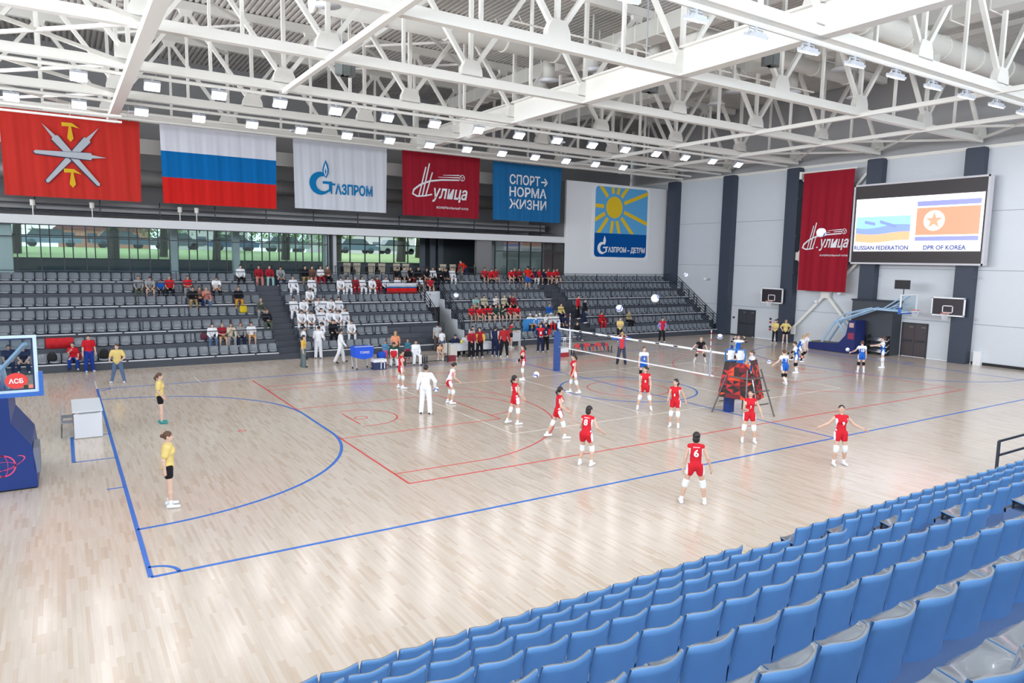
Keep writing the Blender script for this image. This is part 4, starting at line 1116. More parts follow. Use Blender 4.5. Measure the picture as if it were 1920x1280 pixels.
pattern_sheet('side_sheet', [(20.27, 3.33, .6), (20.95, 3.55, .62), (20.62, 3.7, 2.08), (20.02, 3.52, 2.08)], 9, 0)
MB().box((19.72, 4.42, 2.0), (19.76, 4.46, 2.42)).box((20.3, 3.98, 2.0), (20.34, 4.02, 2.42)).beam((19.74, 4.44, 2.42), (20.32, 4.0, 2.42), .04).beam((19.74, 4.44, 2.0), (20.32, 4.0, 2.0), .04).build('rail_frame', mat('blue_tube', (60, 110, 170), .4), r)
for s in (0, 1):
    a = np.array((19.76, 4.425, 2.03))+np.array((.56, -.425, 0))*(.04+.5*s); c = a+np.array((.56, -.425, 0))*.43
    MB().beam((a+c)/2-[0, 0, 0], (a+c)/2+[0, 0, .36], .33, .02).build('pad', WHITE, r)

# ================================================================== basketball stand parked at the left edge, facing the camera
cx = -2.42
r = thing('basketball_stand', 'navy padded basketball stand at the frame edge with a large glass backboard', 'basketball hoop', (cx, 6.5, 0))
out = [(-.68, .04), (.68, .04), (.66, .5), (.6, 1.05), (.22, 1.62), (.2, 2.28), (-.2, 2.28), (-.22, 1.62), (-.6, 1.05), (-.66, .5)]
MB().prism(out, face_south(cx, 8.9, 0), 2.4).build('padded_base', NAVY_PAD, r)
MB().box((cx-.66, 6.55, 0), (cx+.66, 8.85, .05)).build('underside', BLACK, r)
MB().box((cx+.62, 6.5, .38), (cx+.74, 7.4, .98)).build('side_roller', mat('grey_roller', (118, 124, 142), .5), r)
PINK = mat('pink_print', (226, 84, 130), .5)
em = MB()
def ring2(c, R, w, a0, a1, n, sy=1, rot=0):
    for k in range(n):
        q = []
        for a, rr in ((k, R-w), (k, R), (k+1, R), (k+1, R-w)):
            t = math.radians(a0+(a1-a0)*a/n); u, v = rr*math.cos(t), rr*sy*math.sin(t); q.append((u*math.cos(rot)-v*math.sin(rot)+c[0], 6.488, u*math.sin(rot)+v*math.cos(rot)+c[1]))
        em.add(q, [(0, 1, 2, 3)])
ring2((cx+.02, .62), .26, .03, 0, 360, 28); ring2((cx+.02, .66), .46, .03, 150, 400, 24, .3, .3)
ring2((cx+.02, .62), .26, .02, 0, 360, 28, .4); ring2((cx+.02, .62), .26, .02, 0, 360, 28, .4, 1.57)
em.build('emblem', PINK, r)
MB().tube((cx-.15, 7.4, 2.2), (cx-.15, 5.9, 3.0), .07, n=10).tube((cx+.15, 7.4, 2.2), (cx+.15, 5.9, 3.0), .07, n=10).beam((cx-.15, 5.9, 3.0), (cx-.15, 3.2, 3.1), .1).beam((cx+.15, 5.9, 3.0), (cx+.15, 3.2, 3.1), .1).build('arm', PALE_BLUE_STEEL, r)
for s in (-1, 1): MB().beam((cx+s*.15, 4.6, 3.05), (cx+s*.72, 3.12, 3.82), .06).build('board_brace', PALE_BLUE_STEEL, r)
BYb = 3.0
MB().box((cx-.88, BYb, 2.92), (cx+.88, BYb+.015, 3.97)).build('backboard_glass', BOARD_GLASS, r)
f = MB()
for a, b in (((cx-.93, 2.98, 3.94), (cx+.9, 3.06, 3.99)), ((cx-.93, 2.98, 2.9), (cx+.9, 3.06, 2.95)), ((cx+.84, 2.98, 2.952), (cx+.9, 3.06, 3.938)), ((cx-.93, 2.98, 2.952), (cx-.87, 3.06, 3.938))): f.box(a, b)
f.build('board_frame', mat('pale_blue_frame', (196, 218, 240), .4), r)
inn = MB()
for a, b in (((cx-.868, 2.987, 3.91), (cx+.838, 3.05, 3.938)), ((cx-.868, 2.987, 2.952), (cx+.838, 3.05, 2.97)), ((cx+.81, 2.987, 2.972), (cx+.838, 3.05, 3.908))): inn.box(a, b)
inn.build('inner_frame', mat('navy_frame', (36, 52, 92), .4), r)
pd = MB()
for a, b in (((cx-1.0, 2.95, 2.82), (cx+.97, 3.09, 2.898)), ((cx+.902, 2.95, 2.9), (cx+.97, 3.09, 3.28)), ((cx-1.0, 2.95, 2.9), (cx-.932, 3.09, 3.28))): pd.box(a, b)
pd.build('edge_pad', mat('mid_blue_pad', (52, 104, 190), .5), r)
rc = (cx+.55, 3.13)
MB().prism([(rc[0]+.18*math.cos(t), rc[1]+.15*math.sin(t)) for t in np.linspace(0, 2*math.pi, 33)[:-1]], face_south(0, 2.998, 0), .004).build('round_sticker', mat('sticker_red', (224, 70, 66), .4), r)
lettering('АСБ', face_south(rc[0]-.12, 2.99, rc[1]-.05), .23, .095, WHITE, r, bold=.03)
MB().box((cx+.66, 2.99, 2.975), (cx+.73, 2.998, 3.04)).build('sticker', mat('sticker_green', (40, 62, 50), .4), r)
MB().box((cx+.74, 2.99, 2.975), (cx+.82, 2.998, 3.04)).build('sticker', mat('sticker_coral', (240, 130, 110), .4), r)
hoop_ring((cx, 2.62, 3.05), r)

# ================================================================== portable hoop by the end wall, arm toward the near side
r = thing('basketball_stand', 'navy basketball stand with pale blue arm parked before the end wall', 'basketball hoop', (42.0, 14.2, 0))
prof = [(-15.75, .02), (-12.55, .02), (-12.45, .5), (-12.5, 2.15), (-12.95, 2.15), (-13.1, 1.2), (-13.6, .6), (-15.75, .48)]
M = Matrix(((0, 0, 1, 41.45), (-1, 0, 0, 0), (0, 1, 0, 0), (0, 0, 0, 1)))
MB().prism(prof, M, 1.1).build('padded_base', mat('navy_pad_dark', (28, 42, 104), .45), r)
MB().box((41.55, 13.7, .5), (42.45, 15.6, .56)).build('weight_tray', mat('olive_tray', (128, 122, 84), .7), r)
for x in (41.62, 42.38):
    MB().tube((x, 14.9, .5), (x, 14.0, 2.0), .07, n=8).build('strut', PALE_BLUE_STEEL, r)
    MB().tube((x, 13.2, 1.2), (x, 13.9, 2.05), .06, n=8).build('strut', PALE_BLUE_STEEL, r)
    MB().beam((x, 14.1, 1.95), (x, 11.6, 2.95), .09).build('arm', PALE_BLUE_STEEL, r)
    MB().beam((x, 14.1, 1.95), (x, 13.4, 2.55), .06).beam((x, 13.4, 2.55), (x, 11.6, 3.05), .06).build('arm', PALE_BLUE_STEEL, r)
    MB().beam((x, 11.6, 2.98), (x, 9.75, 2.95), .1).build('arm', PALE_BLUE_STEEL, r)
    MB().beam((x, 10.9, 3.02), (x, 9.72, 3.85), .06).beam((x, 10.7, 3.02), (x, 9.7, 3.4), .05).build('board_brace', PALE_BLUE_STEEL, r)
for y, z in ((14.1, 1.95), (12.8, 2.5), (11.6, 3.0), (10.6, 3.0)): MB().beam((41.62, y, z), (42.38, y, z), .06).build('cross_tube', PALE_BLUE_STEEL, r)
MB().box((41.1, 9.55, 2.9), (42.9, 9.57, 3.95)).build('backboard_glass', BOARD_GLASS, r)
f = MB()
for a, b in (((41.08, 9.53, 3.92), (42.92, 9.6, 3.98)), ((41.08, 9.53, 2.88), (42.92, 9.6, 2.94)), ((41.08, 9.53, 2.942), (41.14, 9.6, 3.918)), ((42.86, 9.53, 2.942), (42.92, 9.6, 3.918))): f.box(a, b)
f.build('board_frame', WHITE, r)
MB().box((41.05, 9.5, 2.8), (42.95, 9.64, 2.88)).box((41.02, 9.5, 2.8), (41.08, 9.64, 3.2)).build('edge_pad', mat('mid_blue_pad', (52, 104, 190), .5), r)
hoop_ring((42.0, 9.15, 3.05), r)
cl = MB().box((41.98, 9.9, 3.95), (42.02, 9.94, 4.3)).build('clock_post', RAIL, r)
MB().box((41.9, 9.55, 4.28), (42.0, 10.45, 4.82)).build('shot_clock', mat('clock_black', (40, 40, 44), .4), r)
MB().box((41.43, 12.55, .95), (41.45, 12.95, 1.35)).build('emblem', mat('red_emblem', (150, 50, 84), .5), r)
MB().box((41.43, 12.6, 1.7), (41.45, 12.9, 2.0)).build('emblem', mat('pale_emblem', (206, 170, 170), .5), r)

# ================================================================== white desk and chairs at the left goal line
r = thing('desk', 'white front-panelled desk on the left goal line beside grey chairs', 'table', (-.56, 12.3, 0))
MB().box((-.96, 11.2, .80), (-.17, 13.35, .84)).build('top', mat('desk_white', (222, 228, 236), .35), r)
MB().box((-.93, 11.22, .02), (-.2, 11.26, .76)).build('front_panel', mat('desk_panel', (226, 230, 238), .4), r)
MB().box((-.24, 11.26, .05), (-.2, 13.3, .78)).build('side_panel', mat('desk_panel', (226, 230, 238), .4), r)
for x, y in ((-.92, 11.25), (-.92, 13.28), (-.24, 13.28)): MB().box((x-.02, y-.02, 0), (x+.02, y+.02, .8)).build('leg', mat('grey_metal_leg', (108, 106, 108), .4, metal=.4), r)
MB().box((-.8, 11.19, .77), (-.32, 11.215, .795)).build('handle_slot', DUCT_GREY, r)
gch = mat('grey_chair_shell', (158, 164, 176), .4)
for k, y in enumerate((11.75, 12.6)):
    t = thing('office_chair', ('grey plastic chair at the near end of the white desk', 'grey plastic chair at the far end of the white desk')[k], 'chair', (-1.05, y, 0))
    MB().box((-1.25, y-.2, .43), (-.85, y+.2, .46)).build('seat', gch, t)
    MB().prism([(-.2, .46), (.2, .46), (.21, .85), (-.21, .85)], Matrix(((0, 0, 1, -1.27), (1, 0, 0, y), (0, 1, 0, 0), (0, 0, 0, 1))), .03).build('backrest', gch, t)
    for sx in (-1.23, -.87):
        for sy in (-.18, .18): MB().tube((sx, y+sy, .43), (sx*1.0+(-.03 if sx < -1.2 else .03), y+sy*1.1, 0), .014, n=6).build('leg', leg, t)

# ================================================================== far side: ball cart, cool box, benches, officials' tables
r = thing('ball_cart', 'wheeled cart with a bright blue cloth hopper by the bench', 'cart', (11.55, 20.4, 0))
BLUE_CLOTH = mat('bright_blue_cloth', (28, 88, 222), .7)
MB().prism([(-.5, 1.15), (.5, 1.15), (.45, .62), (0, .52), (-.45, .62)], face_south(11.55, 20.75, 0), .7).build('hopper', BLUE_CLOTH, r)
for sx in (-.48, .48):
    for sy in (20.1, 20.7):
        MB().tube((11.55+sx, sy, 1.18), (11.55+sx*.8, sy, .07), .018, n=6).build('leg', STRIP, r)
        MB().tube((11.55+sx*.8-.02, sy, .05), (11.55+sx*.8+.02, sy, .05), .05, n=10).build('wheel', BLACK, r)
MB().beam((11.07, 20.08, 1.17), (12.03, 20.08, 1.17), .03).build('rim_bar', STRIP, r)
lettering('TORRES', face_south(11.3, 20.03, .82), .5, .12, WHITE, r)
r = thing('cool_box', 'white and navy cool box on the floor beside the bench', 'cooler', (12.25, 19.95, 0))
MB().box((11.93, 19.72, 0), (12.57, 20.15, .38)).build('body', mat('navy_plastic', (34, 48, 92), .4), r); MB().box((11.91, 19.7, .38), (12.59, 20.17, .52)).build('lid', WHITE, r)
MB().box((12.27, 19.69, .05), (12.31, 19.72, .4)).box((12.45, 19.69, .05), (12.49, 19.72, .4)).box((12.27, 19.69, .36), (12.49, 19.72, .4)).build('handle', WHITE, r)
def bench(label, x0, x1, y, group=None):
    r = thing('bench', label, 'bench', ((x0+x1)/2, y, 0), group)
    MB().box((x0, y-.18, .42), (x1, y+.18, .46)).build('seat', mat('bench_grey', (132, 128, 122), .5), r)
    for x in (x0+.06, x1-.06):
        MB().box((x-.03, y-.16, 0), (x+.03, y-.12, .42)).build('leg', RAIL, r); MB().box((x-.03, y+.12, 0), (x+.03, y+.16, .42)).build('leg', RAIL, r)
    MB().box((x0, y-.02, .08), (x1, y+.02, .12)).build('stretcher', RAIL, r)
bench('grey bench with a blue and a red bag on it beside the cool box', 12.2, 13.75, 20.45)
bench('grey bench under the seated people in white tracksuits', 13.85, 15.1, 20.55)
bench('grey empty bench between the white tracksuits and the red box', 15.2, 16.55, 20.75)
def soft(name, label, cat, c, s, m, strap=None):
    """rounded bag: squashed ball with a flat foot and a strap"""
    o = MB().ball((0, 0, s[2]*.5), 1, 14, 9, 0, (s[0]/2, s[1]/2, s[2]*.55)).mesh(name, m, True)
    for v in o.vertices:
        q = [v.co.x/(s[0]/2), v.co.y/(s[1]/2), (v.co.z-s[2]*.5)/(s[2]*.55)]
        q = [math.copysign(abs(t)**.55, t) for t in q]
        v.co.x = q[0]*s[0]*.42*(1-.12*max(0, q[2])); v.co.y = q[1]*s[1]*.42; v.co.z = max(0, s[2]*.5+q[2]*s[2]*.5)
    ob = link(name, o, None, c); tag(ob, label, cat)
    b = MB(); n = 8
    for k in range(n):
        t0, t1 = math.pi*k/n, math.pi*(k+1)/n
        b.tube((s[0]*.22*math.cos(t0), 0, s[2]*.9+.1*math.sin(t0)), (s[0]*.22*math.cos(t1), 0, s[2]*.9+.1*math.sin(t1)), .012, n=5)
    o2 = b.mesh('handle', strap or m, True); link('handle', o2, ob)
    return ob
NAVY_C = mat('navy_cloth', (38, 48, 84), .85); BLACK_C = mat('black_cloth', (30, 30, 34), .85); RED_C = mat('red_cloth', (206, 34, 44), .85); BLUE_C = mat('blue_cloth', (30, 84, 196), .85)
soft('sports_bag', 'blue sports bag on the first bench by the cool box', 'bag', (12.6, 20.45, .46), (.55, .35, .36), BLUE_C, BLACK_C)
soft('sports_bag', 'red sports bag on the first bench by the cool box', 'bag', (13.3, 20.45, .46), (.6, .35, .38), RED_C, WHITE)
soft('sports_bag', 'black sports bag on the bench between the white tracksuits', 'bag', (14.1, 20.5, .46), (.5, .3, .28), BLACK_C)
r = thing('drink_crate', 'dark red drink crate on the floor at the bench end', 'crate', (16.85, 20.9, 0)); MB().box((16.65, 20.75, 0), (17.1, 21.05, .28)).build('body', mat('dark_red_plastic', (130, 44, 56), .5), r); MB().box((16.6, 20.73, .24), (17.15, 21.07, .3)).build('rim', mat('dark_red_plastic', (130, 44, 56), .5), r)
# officials' table
r = thing('officials_table', 'long white officials table with a panelled front', 'table', (18.9, 22.4, 0))
MB().box((17.5, 22.05, .72), (20.4, 22.85, .76)).build('top', mat('desk_white', (222, 228, 236), .35), r)
MB().box((17.88, 22.06, .36), (20.4, 22.09, .715)).build('front_panel', mat('desk_white', (222, 228, 236), .35), r)
MB().box((17.44, 22.04, 0), (17.86, 22.86, .715)).build('side_panel', mat('pale_beige_panel', (218, 214, 206), .6), r)
for x in (18.4, 19.2, 20.3): MB().box((x-.03, 22.7, 0), (x+.03, 22.76, .72)).build('leg', RAIL, r)
r = thing('flag_stick', 'thin black stand beside the officials table', 'stand', (17.35, 22.2, 0)); MB().tube((17.35, 22.2, .02), (17.35, 22.2, 1.05), .025, n=8).build('pole', BLACK, r); MB().tube((17.35, 22.2, 0), (17.35, 22.2, .03), .18, n=14).build('foot', BLACK, r)
for k, x in enumerate((18.15, 18.7, 19.1)):
    t = thing('stool', f'small dark stool under the officials table, {nth(k)} from the black stand', 'stool', (x, 22.2, 0))
    MB().box((x-.16, 22.15, .28), (x+.16, 22.45, .34)).build('seat', mat('dark_brown_seat', (62, 46, 46), .6), t)
    for dx in (-.13, .13):
        for dy in (22.18, 22.42): MB().tube((x+dx, dy, 0), (x+dx, dy, .28), .02, n=6).build('leg', BLACK, t)
r = thing('dark_table', 'dark blue cloth table behind the officials in red shirts', 'table', (20.3, 22.9, 0)); MB().box((19.5, 22.95, .7), (21.4, 23.6, .74)).build('top', NAVY_C, r)
MB().box((19.5, 22.94, .1), (21.4, 22.97, .7)).build('cloth', NAVY_C, r)
r = thing('white_barrier', 'low white barrier panel in front of the third stand block', 'barrier', (23.6, 24.95, 0))
for x0, x1 in ((21.9, 23.0), (23.05, 24.1)): MB().box((x0, 24.9, .35), (x1, 24.96, 1.05)).box((x0, 24.9, 0), (x0+.06, 25.1, .35)).box((x1-.06, 24.9, 0), (x1, 25.1, .35)).build('panel', mat('desk_white', (222, 228, 236), .35), r)
# right-hand bench with jackets
bench('dark long bench covered with red and navy jackets behind the net', 24.55, 27.6, 20.0)
for k in range(9):
    x = 24.9+.28*k
    o = MB().ball((0, 0, .0), 1, 10, 7, 0, (.2, .2, .15)).mesh('jacket', RED_C if k % 3 != 1 else NAVY_C, True)
    for i, v in enumerate(o.vertices): v.co.z = max(-.04, v.co.z+.03*math.sin(7*v.co.x+k)+.03*math.cos(9*v.co.y+2*k))
    ob = link('jacket', o, None, (x, 19.98, .5)); tag(ob, f'{"red" if k % 3 != 1 else "navy"} jacket heaped on the dark bench, {nth(k)} from the net post', 'jacket', 'jackets on the dark bench')
    sl = MB().tube((0, -.15, 0), (.05*(k % 2), -.2, -.3), .06, .04, n=7).mesh('sleeve', NAVY_C if k % 2 else RED_C, True); link('sleeve', sl, ob)
r = thing('drink_crate', 'white and red crate standing beside the dark bench', 'crate', (23.6, 19.7, 0)); MB().box((23.3, 19.5, 0), (23.95, 19.85, .26)).build('body', mat('crate_red', (168, 44, 54), .5), r); MB().box((23.32, 19.52, .26), (23.93, 19.83, .5)).build('bottles', WHITE, r)
# second ball cart behind the post
r = thing('ball_basket', 'pale wire basket with a ball beside the padded net post', 'basket', (24.2, 20.3, 0))
for sx in (-.25, .25):
    for sy in (-.25, .25): MB().tube((24.2+sx, 20.3+sy, 0), (24.2+sx*1.2, 20.3+sy*1.2, .95), .015, n=6).build('leg', STRIP, r)
for z in (.5, .7, .95): MB().beam((23.9, 20.0, z), (24.5, 20.0, z), .015).beam((23.9, 20.6, z), (24.5, 20.6, z), .015).beam((23.9, 20.0, z), (23.9, 20.6, z), .015).beam((24.5, 20.0, z), (24.5, 20.6, z), .015).build('hoop', STRIP, r)
# balls: white with navy-blue swirls
BALLW = mat('ball_white', (236, 240, 246), .4); BALLB = mat('ball_blue', (42, 74, 168), .4)
def ball_mesh(seed, r=.105):
    b = MB().ball((0, 0, 0), r, 28, 18)
    me_v = np.array(b.v); b.m = []
    R_ = Matrix.Rotation(seed*1.3, 3, 'X') @ Matrix.Rotation(seed*.7+.4, 3, 'Z')
    for f in b.f:
        c = Vector(me_v[list(f)].mean(0)/r); c = R_ @ c
        b.m.append(1 if abs(c.z-.28*math.sin(3*math.atan2(c.y, c.x))) < .2 else 0)
    return b.mesh('ball', [BALLW, BALLB], True)
for k, (lab, c) in enumerate((('white and blue volleyball high in the air before the end block', (11.74, .06, 4.67)), ('white and blue volleyball in the air before the person in yellow by the stairs', (12.79, 2.6, 4.22)),
                              ('white and blue volleyball in the air above the centre line ring', (11.89, 5.53, 1.87)), ('white and blue volleyball high in the air before the passage railing', (12.6, 12.43, 4.11)),
                              ('white and blue volleyball in the air beside the raised arms', (20.07, 5.03, 2.82)), ('white and blue volleyball high in the air before the maroon wall banner', (13.44, -3.38, 6.32)),
                              ('white volleyball lying in the wire basket by the net post', (24.2, 20.3, .95)), ('small white and blue volleyball in the air before the far column', (24.6, 11.2, 5.03)))):
    tag(link('volleyball', ball_mesh(k+1), None, c), lab, 'ball', 'volleyballs')
# things lying on the seats
def on_seat(x, i): return (x, ty(i)+.22, tz(i)+.12)
soft('backpack', 'black backpack on a bottom-row seat beside the two navy seated people', 'bag', on_seat(.0-1.55, 0), (.5, .34, .36), BLACK_C)
soft('backpack', 'black backpack on a bottom-row seat beside the person in yellow and jeans', 'bag', on_seat(.55, 0), (.48, .34, .42), BLACK_C)
soft('backpack', 'red bag on a bottom-row seat between the two people in red', 'bag', on_seat(-.55, 0), (.42, .3, .36), RED_C)
soft('backpack', 'dark maroon bag on the second row near the row of five seated people', 'bag', on_seat(5.15, 1), (.42, .3, .34), mat('maroon_bag', (96, 44, 62), .85))
soft('backpack', 'black bag on the second row next to the maroon bag', 'bag', on_seat(5.75, 1), (.5, .3, .3), BLACK_C)
soft('jacket', 'bright yellow jacket draped over a seat near the wide stairs', 'jacket', on_seat(7.55, 3), (.48, .34, .46), mat('yellow_jacket', (222, 190, 30), .85))
soft('backpack', 'dark maroon bag on the second row beside the tan-coated person', 'bag', on_seat(32.6, 1), (.5, .3, .36), mat('maroon_bag', (96, 44, 62), .85))
def seat_flag(label, x0, x1, y, z0, z1, bands):
    r = thing('flag', label, 'flag', ((x0+x1)/2, y, z0)); n = 24; z = z1
    for h, m in bands:
        zb = z-(z1-z0)*h; vs = []
        for dy in (0, .012):
            for zz in (zb, z): vs += [(x0+(x1-x0)*k/n, y+dy+.03*math.sin(k*.9+zz*3), zz) for k in range(n+1)]
        q = n+1; fs = []
        for k in range(n): fs += [(k, k+1, q+k+1, q+k), (2*q+k+1, 2*q+k, 3*q+k, 3*q+k+1), (q+k, q+k+1, 3*q+k+1, 3*q+k), (k+1, k, 2*q+k, 2*q+k+1)]
        fs += [(0, q, 3*q, 2*q), (n, 2*q+n, 3*q+n, q+n)]
        MB().add(vs, fs).build('band', m, r, True); z = zb
    return r
seat_flag('red flag spread over seats above the bottom row', -1.78, -.66, ty(1)-.05, tz(1)+.02, tz(1)+.52, [(1, RED_C)])
seat_flag('white, blue and red flag held up along the rail by the sixth row', 16.7, 18.85, ty(5)-.36, tz(5)-.16, tz(5)+.52, [(.36, C_('flag_white', (214, 216, 226))), (.12, C_('flag_blue', (14, 104, 172))), (.52, C_('flag_red', (204, 38, 36)))])
r = seat_flag('sky blue flag with a small yellow emblem hung before the white caps', 25.1, 26.55, ty(1)-.06, tz(1)-.28, tz(1)+.62, [(1, mat('sky_blue_cloth', (56, 136, 206), .85))])
MB().prism([(25.65, 1.0), (26.05, 1.0), (26.0, 1.12), (25.85, 1.35), (25.7, 1.12)], face_south(0, ty(1)-.11, 0), .01).build('emblem', YELLOW, r)
# ================================================================== people: one continuous skin surface, clothes as fitted shells
def rotx(a): c, s = math.cos(a), math.sin(a); return np.array([[1, 0, 0], [0, c, -s], [0, s, c]])
def roty(a): c, s = math.cos(a), math.sin(a); return np.array([[c, 0, s], [0, 1, 0], [-s, 0, c]])
def rotz(a): c, s = math.cos(a), math.sin(a); return np.array([[c, -s, 0], [s, c, 0], [0, 0, 1]])
def limb_dir(p, o, s):
    p, o = math.radians(p), math.radians(o)
    return np.array([s*math.sin(o), math.sin(p)*math.cos(o), -math.cos(p)*math.cos(o)])
def capsule(a, b, ra, rb): return ('c', np.array(a, float), np.array(b, float), ra, rb)
def ellip(c, R, r): return ('e', np.array(c, float), np.array(R, float), np.array(r, float))
def infl(pr, d):
    if pr[0] == 'c': return ('c', pr[1], pr[2], pr[3]+d, pr[4]+d)
    return ('e', pr[1], pr[2], pr[3]+d)
def pbox(pr):
    if pr[0] == 'c':
        r = max(pr[3], pr[4]); return np.minimum(pr[1], pr[2])-r, np.maximum(pr[1], pr[2])+r
    e = np.sqrt(((pr[2]*pr[3])**2).sum(1)); return pr[1]-e, pr[1]+e
def pdist(pr, X):
    if pr[0] == 'c':
        a, b, ra, rb = pr[1:]; d = b-a; L = d@d+1e-12
        t = np.clip(((X-a)@d)/L, 0, 1)
        return np.linalg.norm(X-a-t[..., None]*d, axis=-1)-(ra+(rb-ra)*t)
    c, R, r = pr[1:]; q = (X-c)@R
    k0 = np.linalg.norm(q/r, axis=-1); k1 = np.linalg.norm(q/(r*r), axis=-1)+1e-9
    return k0*(k0-1)/k1
def skin(prims, step, k=.025, clips=(), cuts=()):
    """blend primitives, clip with half-spaces (n, d: keep n.x<d), mesh by surface nets"""
    lo = np.min([pbox(p)[0] for p in prims], 0)-2.5*step; hi = np.max([pbox(p)[1] for p in prims], 0)+2.5*step
    n = np.ceil((hi-lo)/step).astype(int)+1
    F = np.full(n, 1.0)
    ax = [lo[i]+step*np.arange(n[i]) for i in range(3)]
    for p in prims:
        a, b = pbox(p); m = k+step*2
        i0 = np.maximum(np.floor((a-m-lo)/step).astype(int), 0); i1 = np.minimum(np.ceil((b+m-lo)/step).astype(int)+1, n)
        sl = tuple(slice(i0[i], i1[i]) for i in range(3))
        X = np.stack(np.meshgrid(ax[0][sl[0]], ax[1][sl[1]], ax[2][sl[2]], indexing='ij'), -1)
        d = pdist(p, X); g = F[sl]
        h = np.maximum(k-np.abs(g-d), 0)/k
        F[sl] = np.minimum(g, d)-h*h*k*.25
    if clips:
        X = np.stack(np.meshgrid(*ax, indexing='ij'), -1)
        for nn, dd in clips: F = np.maximum(F, X@np.array(nn)-dd)
        for p in cuts: F = np.maximum(F, -pdist(p, X))
    return surface_nets(F, lo, step)
def surface_nets(F, lo, step):
    I = F < 0
    nx, ny, nz = F.shape
    c = np.zeros((nx-1, ny-1, nz-1), int)
    for dx in (0, 1):
        for dy in (0, 1):
            for dz in (0, 1): c += I[dx:nx-1+dx, dy:ny-1+dy, dz:nz-1+dz]
    act = np.argwhere((c > 0) & (c < 8))
    idx = -np.ones(c.shape, int); idx[tuple(act.T)] = np.arange(len(act))
    acc = np.zeros((len(act), 3)); cnt = np.zeros(len(act))
    for axis in range(3):
        o1, o2 = [a for a in range(3) if a != axis]
        for u in (0, 1):
            for v in (0, 1):
                p = act.copy(); p[:, o1] += u; p[:, o2] += v; q = p.copy(); q[:, axis] += 1
                f0 = F[tuple(p.T)]; f1 = F[tuple(q.T)]; m = (f0 < 0) != (f1 < 0)
                t = f0[m]/(f0[m]-f1[m]); pos = p[m].astype(float); pos[:, axis] += t
                acc[m] += pos; cnt[m] += 1
    V = lo+step*acc/cnt[:, None]
    faces = []
    for axis in range(3):
        o1, o2 = [(1, 2), (2, 0), (0, 1)][axis]
        sl0 = [slice(None)]*3; sl1 = [slice(None)]*3; sl0[axis] = slice(0, -1); sl1[axis] = slice(1, None)
        A = I[tuple(sl0)]; B = I[tuple(sl1)]
        for flip, M_ in ((False, A & ~B), (True, ~A & B)):
            e = np.argwhere(M_); e = e[(e[:, o1] > 0) & (e[:, o2] > 0)]
            e = e[(e[:, o1] < F.shape[o1]-1) & (e[:, o2] < F.shape[o2]-1)]
            if not len(e): continue
            def cell(a, b):
                w = e.copy(); w[:, o1] -= a; w[:, o2] -= b; return idx[tuple(w.T)]
            q = np.stack([cell(1, 1), cell(0, 1), cell(0, 0), cell(1, 0)], 1)
            faces.append(q[:, ::-1] if flip else q)
    return V, np.concatenate(faces) if faces else np.zeros((0, 4), int)
def np_mesh(name, V, Q, mats, mi=None):
    me = bpy.data.meshes.new(name)
    me.vertices.add(len(V)); me.vertices.foreach_set('co', V.ravel())
    me.loops.add(len(Q)*4); me.loops.foreach_set('vertex_index', Q.ravel().astype(np.int32))
    me.polygons.add(len(Q)); me.polygons.foreach_set('loop_start', np.arange(0, len(Q)*4, 4, dtype=np.int32))
    me.polygons.foreach_set('use_smooth', np.ones(len(Q), bool))
    if mi is not None: me.polygons.foreach_set('material_index', np.asarray(mi, np.int32))
    for m in mats: me.materials.append(m)
    me.update(calc_edges=True); me.validate()
    return me
STAND = dict(lean=2, head=(0, 0), L=((2, 4), (-1, 3)), R=((2, 4), (-1, 3)), LA=((2, 9), (10, 5)), RA=((2, 9), (10, 5)))
